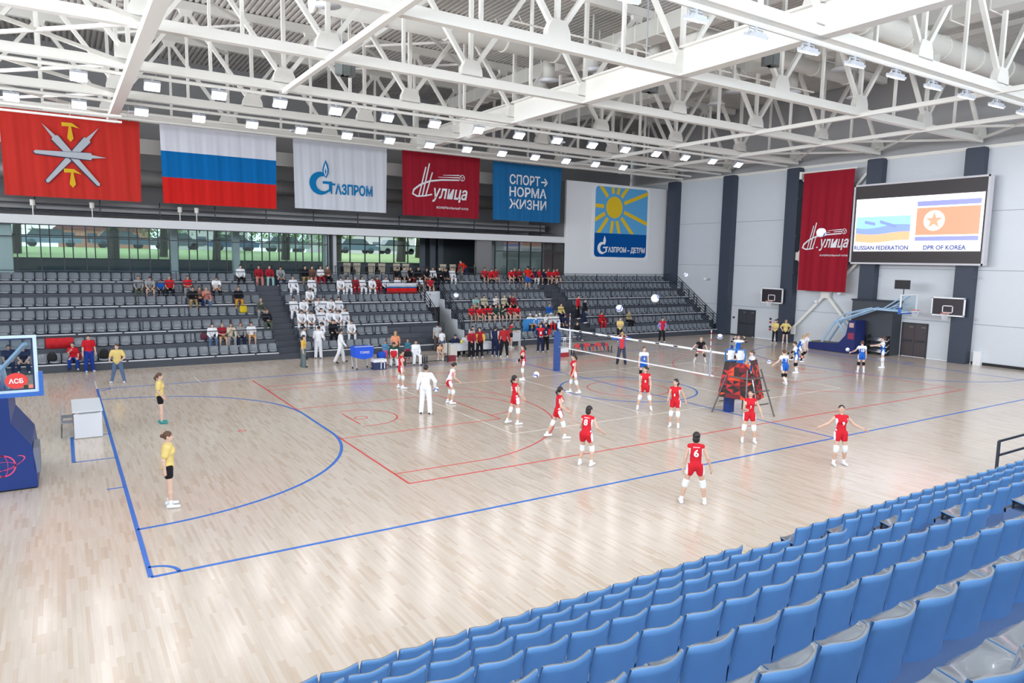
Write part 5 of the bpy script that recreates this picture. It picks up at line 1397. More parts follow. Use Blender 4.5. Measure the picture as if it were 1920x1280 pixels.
class Body:
    """skeleton in local space, facing +Y, feet on z = 0"""
    def __init__(s, pose, h=1.7, female=True, build=1.0):
        P = dict(STAND); P.update(pose); s.h = h; k = h/1.70; s.k = k
        s.T = rotz(math.radians(P.get('twist', 0))) @ roty(math.radians(P.get('side', 0))) @ rotx(-math.radians(P['lean']))
        up = s.T[:, 2]; s.pel = np.zeros(3)
        at = lambda d, x=0, y=0: s.pel+s.T @ np.array([x, y, d])*k
        s.at = at; hipw = .088 if female else .085; shw = .158 if female else .178
        bw = build*(1 if female else 1.06)
        s.neck = at(.50); hy, hp = P['head']
        s.H = s.T @ rotx(math.radians(P['lean'])*.7) @ rotz(-math.radians(hy)) @ rotx(math.radians(hp))
        s.hc = s.neck+s.T[:, 2]*.035*k+s.H @ np.array([0, .02, .115])*k
        s.prims = []; A = s.prims.append
        s.torso = [ellip(at(.335), s.T, np.array([.148*bw, .100*bw, .175])*k), ellip(at(.17), s.T, np.array([.122*bw, .088*bw, .16])*k), ellip(at(.015, 0, -.008), s.T, np.array([.152*bw, .104*bw, .125])*k)]
        s.sh = {g: at(.435, g*shw) for g in (-1, 1)}
        s.torso.append(capsule(at(.43, -shw*.86), at(.43, shw*.86), .054*k*bw, .054*k*bw))
        if female: s.torso += [ellip(at(.33, g*.062, .075), s.T, np.array([.06, .052, .062])*k) for g in (-1, 1)]
        for t in s.torso: A(t)
        A(capsule(at(.44), s.neck+s.T[:, 2]*.075*k+s.H[:, 1]*.01*k, .052*k, .046*k))
        hc = s.hc; H = s.H
        s.headp = [ellip(hc+H @ np.array([0, -.008, .02])*k, H, np.array([.074, .092, .094])*k), ellip(hc+H @ np.array([0, .022, -.045])*k, H, np.array([.057, .066, .068])*k)]
        for t in s.headp: A(t)
        A(capsule(hc+H @ np.array([0, .082, .012])*k, hc+H @ np.array([0, .101, -.022])*k, .009*k, .015*k))     # nose
        for g in (-1, 1): A(ellip(hc+H @ np.array([g*.076, -.006, -.006])*k, H, np.array([.012, .02, .032])*k))   # ears
        s.leg = {}; s.arm = {}
        for g, nm in ((-1, 'L'), (1, 'R')):
            (tp, to), (sp, so) = P[nm]
            hip = at(-.02, g*hipw); d1 = limb_dir(tp, to, g); d2 = limb_dir(sp, so, g)
            kn = hip+d1*.415*k; an = kn+d2*.405*k
            fy = math.radians(P.get('foot', 8))*g; ft = P.get('toe'+nm, 0)
            fd = np.array([math.sin(fy)*math.cos(math.radians(ft)), math.cos(fy)*math.cos(math.radians(ft)), math.sin(math.radians(ft))])
            toe = an+fd*.165*k+np.array([0, 0, -.045*k]); heel = an-fd*.045*k+np.array([0, 0, -.045*k])
            s.leg[g] = (hip, kn, an, toe, heel)
            A(capsule(hip, kn, .083*k*bw, .054*k)); A(capsule(kn, kn+(an-kn)*.35, .050*k, .055*k)); A(capsule(kn+(an-kn)*.35, an, .054*k, .034*k))
            A(capsule(heel, toe, .036*k, .028*k))
            (up_, uo), (fp, fo) = P[nm+'A']
            sh = s.sh[g]; e = sh+s.T @ limb_dir(up_, uo, g)*.275*k; w = e+s.T @ limb_dir(fp, fo, g)*.245*k
            hd = (w-e)/np.linalg.norm(w-e); s.arm[g] = (sh, e, w, hd)
            A(capsule(sh, e, .047*k*bw, .037*k)); A(capsule(e, e+(w-e)*.35, .037*k, .037*k)); A(capsule(e+(w-e)*.35, w, .036*k, .025*k))
            A(capsule(w, w+hd*.075*k, .027*k, .034*k))
        low = min(s.leg[g][j][2]-.04*k for g in (-1, 1) for j in (3, 4))
        s.dz = -low-(.0)
        s.seat = P.get('seat')       # seated: bottom of the pelvis goes to z = seat
        if s.seat is not None: s.dz = s.seat-(s.pel[2]-.105*k)
        s.off = np.array([0, 0, s.dz])
    def fingers(s):
        """five separate, unequal, bent fingers per hand"""
        b = MB(); k = s.k
        for g in (-1, 1):
            sh, e, w, hd = s.arm[g]
            side = np.cross(hd, s.T[:, 0]*g); side = side/np.linalg.norm(side) if np.linalg.norm(side) > .1 else s.T[:, 1]
            pn = np.cross(hd, side)*(1 if np.dot(np.cross(hd, side), -s.T[:, 0]*g) > 0 else -1)      # palm faces the body
            for j, L in enumerate((.072, .080, .075, .060)):
                r0 = w+hd*.085*k+side*(.027-.018*j)*k
                d1 = hd*.92+pn*.38; d2 = hd*.6+pn*.8; p1 = r0+d1*L*.55*k; p2 = p1+d2*L*.5*k
                b.tube(r0, p1, .0095*k, .0085*k, 6); b.tube(p1, p2, .0088*k, .0065*k, 6)
            r0 = w+hd*.03*k+side*.028*k; d1 = hd*.7+side*.65+pn*.25; p1 = r0+d1*.045*k; p2 = p1+(hd*.9+pn*.4)*.032*k
            b.tube(r0, p1, .011*k, .010*k, 6); b.tube(p1, p2, .0095*k, .007*k, 6)
        return b
    def face(s):
        b = MB(); k = s.k; H, c = s.H, s.hc
        for g in (-1, 1):
            b.ball(c+H @ np.array([g*.030, .078, .012])*k, .0095*k, 8, 5, 1)
            p = c+H @ np.array([g*.014, .084, .034])*k; q = c+H @ np.array([g*.045, .074, .034])*k; b.tube(p, q, .004*k, n=4, mi=1)
        b.tube(c+H @ np.array([-.02, .084, -.052])*k, c+H @ np.array([.02, .084, -.052])*k, .0055*k, n=5, mi=2)
        return b
EYE = mat('eye_dark', (40, 28, 26), .4); LIP = mat('lip', (176, 96, 92), .5)
_SK = {}
SKINS = [mat('skin_fair', (222, 188, 170), .55), mat('skin_warm', (208, 172, 152), .55), mat('skin_tan', (194, 156, 134), .55)]
def cl(name, rgb): return mat('cloth_'+name, rgb, .8, spec=.2, noise=.04, nscale=20)
HAIRC = {'black': mat('hair_black', (34, 28, 30), .5), 'brown': mat('hair_brown', (96, 66, 50), .6), 'dark': mat('hair_dark_brown', (58, 42, 38), .6), 'blond': mat('hair_blond', (188, 150, 104), .6), 'grey': mat('hair_grey', (120, 116, 112), .6)}
def garment_meshes(B, o, step):
    """returns {part name: (V, Q, mats, face material index)}"""
    k = B.k; out = {}; T = B.T; up = T[:, 2]
    tl = lambda V: (V-B.pel) @ T/k      # torso coordinates
    cf = lambda V, Q: V[Q].mean(1)
    kind = o.get('top', 'tee'); loose = o.get('loose', .016)*k
    hem = o.get('hem', -.10)*k
    tp = [infl(t, loose) for t in B.torso]
    slv = {'sleeveless': 0, 'tee': .62, 'long': 1, 'cap': .3}[kind]
    arms = []
    for g in (-1, 1):
        sh, e, w, hd = B.arm[g]
        if slv == 1: arms += [capsule(sh, e, (.05)*k+loose, .042*k+loose*.8), capsule(e, w, .042*k+loose*.7, .032*k+loose*.5)]
        elif slv: arms.append(capsule(sh, sh+(e-sh)*slv, .05*k+loose*1.1, .045*k+loose*1.1))
    clips = [(-up, -(up@B.pel+hem)), (up, up@B.neck+.012*k)]
    if slv and slv < 1: pass
    V, Q = skin(tp+arms, step, .03*k, clips)
    c = tl(cf(V, Q)); mats = [o['c1']]; mi = np.zeros(len(Q), int)
    if 'side' in o:
        mats.append(o['side']); mi[(np.abs(c[:, 0]) > .128) & (c[:, 2] < .40)] = 1
    if 'yoke' in o:
        mats.append(o['yoke']); mi[(c[:, 2] > o.get('yoke_z', .36))] = len(mats)-1; mi[np.abs(c[:, 0]) > .2] = len(mats)-1
    out['shirt'] = (V, Q, mats, mi)
    # lower garment
    leg = o.get('legs', 'shorts'); ll = o.get('lloose', .018)*k; pr = [infl(B.torso[2], ll*.8)]
    cl2 = [(up, up@B.pel+.06*k)]
    if leg == 'shorts':
        f = o.get('short_len', .36)
        for g in (-1, 1):
            hip, kn, an, toe, heel = B.leg[g]; pr.append(capsule(hip, hip+(kn-hip)*f, .085*k+ll, (.085-.03*f)*k+ll))
    else:
        for g in (-1, 1):
            hip, kn, an, toe, heel = B.leg[g]; pr += [capsule(hip, kn, .083*k+ll, .056*k+ll), capsule(kn, an+(an-kn)*.05, .056*k+ll, .045*k+ll*o.get('flare', .8))]
    V, Q = skin(pr, step, .025*k, cl2)
    mats = [o['c2']]; mi = np.zeros(len(Q), int)
    if 'side2' in o:
        c = tl(cf(V, Q)); mats.append(o['side2']); mi[np.abs(c[:, 0]) > .168] = 1
    out['shorts' if leg == 'shorts' else 'trousers'] = (V, Q, mats, mi)
    for g in (-1, 1):
        hip, kn, an, toe, heel = B.leg[g]
        V, Q = skin([capsule(heel+[0, 0, .004], toe+[0, 0, .002], .043*k, .035*k), capsule(an-[0, 0, .03*k], an-[0, 0, .005*k], .045*k, .041*k)], step*.8, .02*k, [(np.array([0, 0, -1.0]), -(min(heel[2], toe[2])-.041*k))])
        out['shoe' if g < 0 else 'shoe.'] = (V, Q, [o.get('shoe', WHITE)], None)
        if o.get('pads') is not None:
            V, Q = skin([capsule(kn-(kn-hip)*.13, kn, .074*k, .072*k), capsule(kn, kn+(an-kn)*.15, .072*k, .068*k)], step, .01*k)
            out['knee_pad' if g < 0 else 'knee_pad.'] = (V, Q, [o['pads']], None)
        if o.get('socks') is not None:
            V, Q = skin([capsule(an, an+(kn-an)*o.get('sock_len', .25), .040*k, (.042+.025*o.get('sock_len', .25))*k)], step*.8, .01*k)
            out['sock' if g < 0 else 'sock.'] = (V, Q, [o['socks']], None)
        if o.get('armsleeve') is not None:
            sh, e, w, hd = B.arm[g]; V, Q = skin([capsule(e-(e-sh)*.25, e, .048*k, .045*k), capsule(e, w, .045*k, .034*k)], step, .01*k); out['arm_sleeve' if g < 0 else 'arm_sleeve.'] = (V, Q, [o['armsleeve']], None)
    # hair
    H = B.H; c = B.hc; hs = o.get('hair', 'tail'); hm = HAIRC[o.get('haircol', 'black')]
    hp = [ellip(c+H @ np.array([0, -.014, .026])*k, H, np.array([.085, .098, .1])*k)]
    nrm = H @ np.array([0, .80, -.62]); hcl = [(nrm, nrm@c+.030*k), (-H[:, 2], -(H[:, 2]@c-.07*k))]
    if hs == 'cap': hcl = [(-H[:, 2], -(H[:, 2]@c+.035*k))]; hm = o.get('capcol', WHITE)
    ex = []
    if hs == 'tail': ex = [capsule(c+H @ np.array([0, -.10, .03])*k, c+H @ np.array([0, -.145, -.05])*k, .028*k, .038*k), capsule(c+H @ np.array([0, -.145, -.05])*k, c+H @ np.array([0, -.125, -.15])*k, .036*k, .014*k)]
    if hs == 'bun': ex = [ellip(c+H @ np.array([0, -.115, .02])*k, H, np.array([.045, .045, .045])*k)]
    if hs == 'bob': ex = [ellip(c+H @ np.array([0, -.05, -.05])*k, H, np.array([.082, .06, .085])*k)]
    if hs == 'long': ex = [capsule(c+H @ np.array([0, -.06, 0])*k, c+H @ np.array([0, -.085, -.2])*k, .075*k, .06*k)]
    V, Q = skin(hp, step*.8, .02*k, hcl)
    if ex:
        V2, Q2 = skin(ex, step*.8, .02*k); Q = np.concatenate([Q, Q2+len(V)]); V = np.concatenate([V, V2])
    out['cap' if hs == 'cap' else 'hair'] = (V, Q, [hm], None)
    return out
def person_meshes(pose, h, o, step=.019, female=True, build=1.0):
    B = Body(pose, h, female, build)
    V, Q = skin(B.prims, step, .03*B.k)
    V = V+B.off
    sk = o.get('skin', SKINS[0])
    fb = B.fingers(); fc = B.face()
    me = np_mesh('body', V, Q, [sk, EYE, LIP])
    # join fingers and face features into the same body mesh
    ext = MB()
    for src in (fb, fc): ext.add([np.array(v)+B.off for v in src.v], src.f); ext.m[-len(src.f):] = src.m
    bm = _join(me, ext)
    G = {n: np_mesh(n.rstrip('.'), v+B.off, q, m, i) for n, (v, q, m, i) in garment_meshes(B, o, step).items() if len(q)}
    return B, bm, G
def _join(me, ext):
    n0 = len(me.vertices); V = np.empty(n0*3); me.vertices.foreach_get('co', V); V = V.reshape(-1, 3)
    fs = [tuple(p.vertices) for p in me.polygons]
    m2 = bpy.data.meshes.new(me.name)
    m2.from_pydata([tuple(v) for v in V]+ext.v, [], fs+[tuple(i+n0 for i in f) for f in ext.f])
    for m in me.materials: m2.materials.append(m)
    m2.polygons.foreach_set('material_index', [0]*len(fs)+ext.m)
    m2.polygons.foreach_set('use_smooth', [True]*len(m2.polygons))
    bpy.data.meshes.remove(me); m2.update()
    return m2
NUM = {}
def back_print(B, obj, text, zc, w, hgt, m, front=False, name='number'):
    """print on the shirt, wrapped round the chest"""
    k = B.k; sg = 1 if front else -1
    ry = (.100 if not front else .135)+.030
    def post(v):
        u, z = v[0], v[2]
        y = sg*(ry-.0)*math.sqrt(max(.25, 1-(u/.20)**2)) + (-.02 if not front and z > .40 else 0)*sg
        p = B.pel+B.T @ np.array([u*(1 if not front else -1), y, z])*k+B.off
        return tuple(p)
    c = bpy.data.curves.new('t', 'FONT'); c.body = text; c.offset = .03; c.resolution_u = 3
    t = bpy.data.objects.new('t', c); me = bpy.data.meshes.new_from_object(t); bpy.data.objects.remove(t); bpy.data.curves.remove(c)
    P = np.array([v.co[:] for v in me.vertices]); lo, hi = P.min(0), P.max(0)
    P = (P[:, :2]-lo[:2])/(hi[:2]-lo[:2])*[w, hgt]; fs = [tuple(p.vertices) for p in me.polygons]; bpy.data.meshes.remove(me)
    b = MB(); b.add([post((p[0]-w/2, 0, zc+p[1]-hgt/2)) for p in P], fs)
    return link(name, b.mesh(name, m), obj)
def place_person(label, x, y, facing, pose, o, h=1.7, z=0.0, female=True, step=.019, build=1.0, group=None, prints=()):
    B, bm, G = person_meshes(pose, h, o, step, female, build)
    ob = link('person', bm, None, (x, y, z), -math.radians(facing))
    tag(ob, label, 'person', group)
    for n, m in G.items(): link(n.rstrip('.'), m, ob)
    for p in prints: back_print(B, ob, *p[:5], **(p[5] if len(p) > 5 else {}))
    return ob, B
# ================================================================== the cast on the floor
RED = cl('red', (206, 36, 50)); WH = cl('white', (238, 240, 246)); BLUE = cl('royal_blue', (34, 98, 194)); YEL = cl('yellow', (232, 208, 132)); BLK = cl('black', (30, 30, 36)); NAV = cl('navy', (36, 44, 76)); MAR = cl('maroon', (156, 36, 50))
KP = cl('knee_pad_white', (232, 240, 244)); JEAN = cl('jeans', (92, 116, 150)); GRYC = cl('grey', (150, 152, 156)); SHOEW = mat('shoe_white', (240, 242, 248), .5); SHOEB = mat('shoe_black', (40, 40, 46), .5)
red_kit = dict(top='sleeveless', c1=RED, side=WH, c2=RED, side2=WH, legs='shorts', short_len=.34, hem=-.07, pads=KP, socks=WH, sock_len=.16, shoe=SHOEW, skin=SKINS[1], hair='tail', haircol='black')
blue_kit = dict(top='cap', c1=BLUE, yoke=WH, side=WH, c2=BLUE, side2=WH, legs='shorts', short_len=.32, hem=-.11, pads=BLK, socks=WH, sock_len=.62, shoe=SHOEW, skin=SKINS[0], hair='bun', haircol='brown')
yel_kit = dict(top='tee', c1=YEL, loose=.026, c2=BLK, legs='shorts', short_len=.42, hem=-.16, shoe=SHOEW, skin=SKINS[0], hair='tail', haircol='brown', socks=WH, sock_len=.2)
tracksuit = dict(top='long', c1=WH, loose=.026, c2=WH, legs='long', lloose=.028, flare=1.2, hem=-.13, shoe=SHOEB, skin=SKINS[2], hair='short', haircol='black')
WP = mat('print_white', (244, 244, 248), .6); RP = mat('print_red', (200, 40, 60), .6)
wide = dict(L=((8, 16), (-10, 13)), R=((6, 16), (-10, 14)))
F = 33   # heading straight away from the camera
def P(label, x, y, facing, pose, kit, **kw):
    if kit.get('pads') is not None: kw.setdefault('build', .93)
    return place_person(label, x, y, facing, pose, kit, **kw)
P('person in red number six kit seen from behind, standing wide on the blue side line', 11.1, -2.13, 42, dict(lean=6, L=((6, 15), (-6, 12)), R=((8, 14), (-4, 8)), LA=((-2, 14), (8, 8)), RA=((-4, 24), (16, 18)), head=(12, 0)), dict(red_kit, hair='bob'), h=1.74, step=.016,
  prints=(('6', .30, .11, .17, WP), ('JONG', .425, .15, .03, WP, dict(name='name'))))
P('person in red number eight kit seen from behind, knees bent and forearms raised', 10.82, 1.55, 62, dict(lean=16, L=((16, 6), (-16, 4)), R=((20, 6), (-14, 4)), LA=((20, 14), (78, 4)), RA=((10, 26), (70, 24)), head=(20, 0)), dict(red_kit, hair='bob'), h=1.72, step=.016, prints=(('8', .30, .11, .17, WP), ('HYON', .425, .15, .03, WP, dict(name='name'))))
P('person in red kit striding in profile with both forearms held out in front', 11.95, 4.35, 108, dict(lean=5, L=((-18, 3), (-30, 2)), R=((20, 3), (8, 2)), LA=((12, 8), (66, 2)), RA=((0, 12), (62, 6)), head=(-10, 6)), red_kit, h=1.70, step=.017)
P('person in red kit with white side stripes looking up at the ball', 11.8, 6.6, 95, dict(lean=-3, L=((-14, 4), (-20, 3)), R=((6, 4), (-4, 3)), LA=((0, 8), (20, 4)), RA=((10, 8), (40, 2)), head=(0, 14)), red_kit, h=1.72, step=.017, prints=(('5', .31, .1, .15, WP),))
P('person in red and white kit standing sideways before the bench', 11.08, 14.52, 100, dict(L=((-4, 6), (-6, 4)), R=((8, 5), (-2, 4)), LA=((-6, 8), (6, 4)), RA=((0, 10), (16, 4))), red_kit, h=1.70)
P('person in white top and red shorts leaning forward with arms held low in front', 11.4, 10.7, 100, dict(lean=20, L=((14, 6), (-14, 4)), R=((20, 6), (-12, 4)), LA=((22, 12), (70, 4)), RA=((24, 12), (72, 4)), head=(0, -6)), dict(red_kit, c1=WH, side=cl('pink', (230, 150, 170)), hair='bun'), h=1.68, step=.017, prints=(('3', .31, .1, .15, RP),))
P('person in red kit with long black arm sleeves near the net post', 16.95, 13.85, 300, dict(lean=4, L=((6, 4), (-8, 3)), R=((4, 4), (-6, 3)), LA=((16, 12), (48, 6)), RA=((14, 14), (40, 8)), head=(0, 12)), dict(red_kit, armsleeve=BLK), h=1.70)
P('person in red kit with broad white stripes walking beside the padded net post', 17.1, 10.2, 290, dict(lean=2, L=((-10, 8), (-20, 6)), R=((10, 8), (2, 4)), LA=((6, 10), (24, 4)), RA=((0, 10), (20, 4)), head=(10, 4)), red_kit, h=1.70)
P('person in red kit standing astride inside the blue centre circle', 17.45, 6.25, 222, dict(lean=1, L=((4, 13), (-2, 10)), R=((2, 13), (-2, 10)), LA=((4, 8), (30, 0)), RA=((6, 8), (40, -4)), head=(50, 4)), dict(red_kit, hair='bun'), h=1.71, prints=(('2', .22, .07, .09, WP, dict(front=True)),))
P('person in red kit beside the centre circle with one arm swung back', 16.35, 3.62, 235, dict(lean=2, L=((4, 4), (-2, 3)), R=((2, 4), (-6, 3)), LA=((-24, 22), (-14, 16)), RA=((10, 8), (70, 0)), head=(30, 6)), red_kit, h=1.70, prints=(('1', .24, .04, .09, WP, dict(front=True)),))
P('person in red kit standing right before the patterned referee platform', 16.95, 1.02, 222, dict(lean=1, L=((4, 8), (-2, 6)), R=((2, 8), (-2, 5)), LA=((4, 26), (14, 20)), RA=((10, 6), (96, -6)), head=(28, 10)), dict(red_kit, hair='bob'), h=1.71, step=.016, prints=(('7', .24, .05, .09, WP, dict(front=True)),))
P('person in red number nine kit looking up with both arms spread near the side line', 17.15, -1.93, 215, dict(lean=-6, L=((2, 6), (-12, 4)), R=((8, 5), (-8, 3)), LA=((8, 42), (44, 56)), RA=((0, 46), (38, 66)), head=(18, 26)), red_kit, h=1.74, step=.016, prints=(('9', .27, .07, .10, WP, dict(front=True)),))
ob, Bc = P('person in a white tracksuit seen from behind holding a ball on the hip', 9.82, 9.5, 40, dict(lean=2, L=((2, 5), (-2, 4)), R=((4, 6), (-6, 5)), LA=((-4, 14), (8, 8)), RA=((-18, 38), (30, -10)), head=(12, 0)), tracksuit, h=1.80, female=False, step=.017, prints=(('D P R', .40, .17, .05, RP, dict(name='lettering')),))
w = Bc.arm[1][2]+Bc.arm[1][3]*.1+Bc.off; a_ = math.radians(-40)
tag(link('volleyball', ball_mesh(12), None, (9.82+w[0]*math.cos(a_)-w[1]*math.sin(a_)+.06, 9.5+w[0]*math.sin(a_)+w[1]*math.cos(a_)+.02, w[2]-.02)), 'white and blue volleyball held on the hip of the white tracksuit', 'ball', 'volleyballs')
# blue side
P('person in blue and white number two kit facing the net', 21.75, 10.9, 213, dict(head=(-20, 4), LA=((2, 10), (14, 4)), RA=((2, 10), (14, 4))), dict(blue_kit, hair='short'), h=1.70, prints=(('2', .22, .07, .12, WP, dict(front=True)),))
P('person in black and red kit crouching behind the net with arms ready', 29.4, 14.4, 218, dict(lean=26, L=((44, 18), (-30, 14)), R=((40, 18), (-30, 12)), LA=((30, 34), (66, 10)), RA=((26, 44), (60, 40)), head=(0, 10)), dict(blue_kit, c1=BLK, yoke=BLK, side=RED, c2=RED, side2=BLK, hair='short', haircol='blond'), h=1.70)
P('person in a red and blue jacket seen from behind with hands behind the head', 24.7, 15.75, 40, dict(lean=2, L=((4, 9), (-4, 7)), R=((2, 9), (-4, 8)), LA=((60, 74), (168, -58)), RA=((60, 74), (168, -58)), head=(0, 6)), dict(top='long', c1=RED, side=BLUE, loose=.03, c2=NAV, legs='long', lloose=.026, hem=-.12, shoe=SHOEB, skin=SKINS[0], hair='short', haircol='blond', yoke=BLUE, yoke_z=.7), h=1.82, female=False)
P('person in blue kit raising black-sleeved arms to the head behind the platform', 30.2, 12.4, 214, dict(lean=-3, LA=((80, 62), (160, -30)), RA=((80, 62), (160, -30)), head=(0, 16)), dict(blue_kit, armsleeve=BLK, haircol='dark'), h=1.74)
P('person in blue kit behind the platform, brown bun turned to the camera', 25.7, 8.55, 60, dict(lean=8, LA=((10, 12), (30, 6)), RA=((10, 16), (50, 6))), blue_kit, h=1.70)
P('person in blue and white kit behind the platform, face in profile', 25.6, 7.75, 300, dict(lean=8, LA=((40, 30), (60, 10)), RA=((30, 20), (50, 6)), head=(0, 4)), blue_kit, h=1.68)
ob, Bb = P('person in blue number seven kit running away with a ball in the left hand', 27.1, 7.15, 20, dict(lean=12, L=((-16, 8), (-52, 6)), R=((14, 5), (-6, 4)), LA=((-6, 40), (30, 50)), RA=((10, 12), (60, 6))), dict(blue_kit, hair='short'), h=1.72, prints=(('7', .26, .1, .16, WP), ('OVA', .40, .18, .035, WP, dict(name='name'))))
tag(link('volleyball', ball_mesh(14), None, (26.45, 7.55, 1.1)), 'white and blue volleyball beside the running person in blue number seven', 'ball', 'volleyballs')
P('person in blue kit reaching black-sleeved forearms to the left', 30.9, 9.2, 330, dict(lean=12, L=((8, 6), (-12, 4)), R=((4, 6), (-10, 4)), LA=((46, 14), (80, 6)), RA=((44, 10), (78, 4))), dict(blue_kit, armsleeve=BLK, hair='short', haircol='dark'), h=1.70)
P('person in blue kit bending forward before the end wall bracing', 34.9, 11.9, 120, dict(lean=24, L=((-10, 8), (-44, 6)), R=((30, 6), (-14, 4)), LA=((20, 16), (60, 6)), RA=((30, 12), (70, 4))), dict(blue_kit, hair='short', haircol='blond', socks=BLK, sock_len=.4), h=1.70)
P('person in a white top running beside the bending person in blue', 35.9, 12.2, 110, dict(lean=12, L=((24, 6), (-20, 4)), R=((-14, 6), (-50, 4)), LA=((20, 14), (50, 6)), RA=((-20, 14), (20, 6))), dict(blue_kit, c1=WH, yoke=WH, c2=WH, side2=WH, socks=RED, sock_len=.3, hair='short', haircol='blond'), h=1.70)
P('person in blue kit with black knee pads seen from behind before the metal rack', 34.35, 7.75, 40, dict(lean=3, L=((2, 5), (-2, 4)), R=((2, 5), (-2, 4)), LA=((30, 30), (60, 36)), RA=((2, 10), (12, 6))), dict(blue_kit, hair='bun'), h=1.72, prints=(('10', .26, .15, .16, WP), ('OVA', .40, .18, .035, WP, dict(name='name'))))
tag(link('volleyball', ball_mesh(15), None, (33.75, 8.2, 1.22)), 'white and blue volleyball in the air before the metal rack', 'ball', 'volleyballs')
P('person in blue kit with long white socks stretching both arms out to the left', 37.15, 8.2, 325, dict(lean=2, L=((4, 10), (-2, 8)), R=((-6, 6), (-6, 4)), LA=((66, 16), (84, 4)), RA=((62, 4), (84, -6)), head=(0, 4)), dict(blue_kit, pads=WH, socks=WH, sock_len=.9), h=1.76)
# yellow shirts and other standing people
P('person in yellow shirt and black shorts in profile, hands behind the back, bun hair', .73, 3.62, 100, dict(lean=0, L=((0, 3), (-2, 2)), R=((4, 3), (0, 2)), LA=((-16, 8), (4, -6)), RA=((-16, 8), (4, -4))), dict(yel_kit, hair='bun'), h=1.72, step=.016)
P('person in yellow shirt and black shorts in profile with a ponytail and teal shoes', 1.52, 12.3, 100, dict(lean=-1, L=((0, 3), (-2, 2)), R=((4, 3), (0, 2)), LA=((-10, 8), (36, -10)), RA=((-10, 8), (36, -10))), dict(yel_kit, shoe=mat('shoe_teal', (50, 150, 150), .5), socks=None), h=1.70, step=.017)
P('person in yellow shirt and blue jeans facing the court near the bottom row', .85, 21.3, 200, dict(L=((2, 12), (-2, 10)), R=((2, 10), (-2, 12)), LA=((6, 26), (70, -14)), RA=((6, 22), (74, -14))), dict(yel_kit, c2=JEAN, legs='long', hair='short', socks=None, shoe=SHOEW), h=1.72, female=False)
P('person in yellow shirt with crossed arms standing beside the end wall door', 42.1, 18.9, 250, dict(LA=((20, 10), (86, -40)), RA=((20, 10), (86, -40))), dict(yel_kit, legs='long', lloose=.012, socks=None, hair='short', haircol='dark'), h=1.72)
P('person in yellow shirt and black shorts with hands on hips by the end wall', 42.45, 18.3, 232, dict(LA=((-10, 42), (20, -30)), RA=((-10, 42), (20, -30))), dict(yel_kit, hair='tail', haircol='blond'), h=1.74)
P('person in yellow shirt with folded arms before the end stand block', 32.1, 24.3, 205, dict(LA=((20, 10), (86, -40)), RA=((20, 10), (86, -40))), dict(yel_kit, legs='long', lloose=.012, socks=None, hair='short'), h=1.75)
P('person in yellow top and wide grey-green trousers walking past the white tracksuits', 9.12, 22.2, 120, dict(L=((-6, 4), (-10, 3)), R=((8, 4), (2, 3)), LA=((0, 8), (10, 4)), RA=((0, 8), (14, 4))), dict(top='tee', c1=cl('mustard', (232, 188, 84)), c2=cl('grey_green', (104, 120, 122)), legs='long', lloose=.04, flare=1.5, hem=-.04, shoe=SHOEB, skin=SKINS[0], hair='long', haircol='dark'), h=1.66)
P('person in a red and lilac jacket standing alone before the end stand block', 34.75, 22.8, 208, dict(L=((2, 6), (-2, 6)), R=((2, 6), (-2, 6)), LA=((-8, 20), (26, -26)), RA=((-8, 20), (26, -26))), dict(top='long', c1=RED, side=cl('lilac', (150, 150, 210)), loose=.024, c2=BLK, legs='long', hem=-.1, shoe=SHOEW, skin=SKINS[0], hair='short', haircol='dark'), h=1.78, female=False)
P('person in red polo and blue trousers standing at the bottom row', -.1, 25.0, 165, dict(lean=6, head=(20, -10), LA=((4, 12), (10, 6)), RA=((4, 12), (20, 6))), dict(top='tee', c1=RED, loose=.024, c2=cl('blue_trousers', (34, 62, 150)), legs='long', lloose=.03, hem=-.12, shoe=SHOEW, skin=SKINS[0], hair='short', haircol='dark'), h=1.80, female=False, build=1.1)
for lab, x, y, f, pose, hh in (('person in a white tracksuit standing behind the yellow-topped walker', 9.95, 25.0, 100, dict(LA=((0, 8), (20, 4)), RA=((0, 8), (20, 4))), 1.82), ('person in a white tracksuit standing with head bowed before the second block', 10.75, 24.95, 30, dict(lean=8, head=(0, -20), LA=((10, 12), (60, 0)), RA=((10, 12), (60, 0))), 1.82),
                               ('person in a white tracksuit walking toward the blue ball cart', 11.2, 22.6, 105, dict(L=((16, 3), (8, 2)), R=((-14, 3), (-26, 2)), LA=((-16, 8), (0, 4)), RA=((16, 8), (40, 4)), toeR=-30), 1.80)):
    P(lab, x, y, f, pose, tracksuit, h=hh, female=False)
off = dict(top='long', c1=MAR, loose=.024, c2=BLK, legs='long', lloose=.026, hem=-.12, shoe=SHOEW, skin=SKINS[1], hair='short', haircol='black')
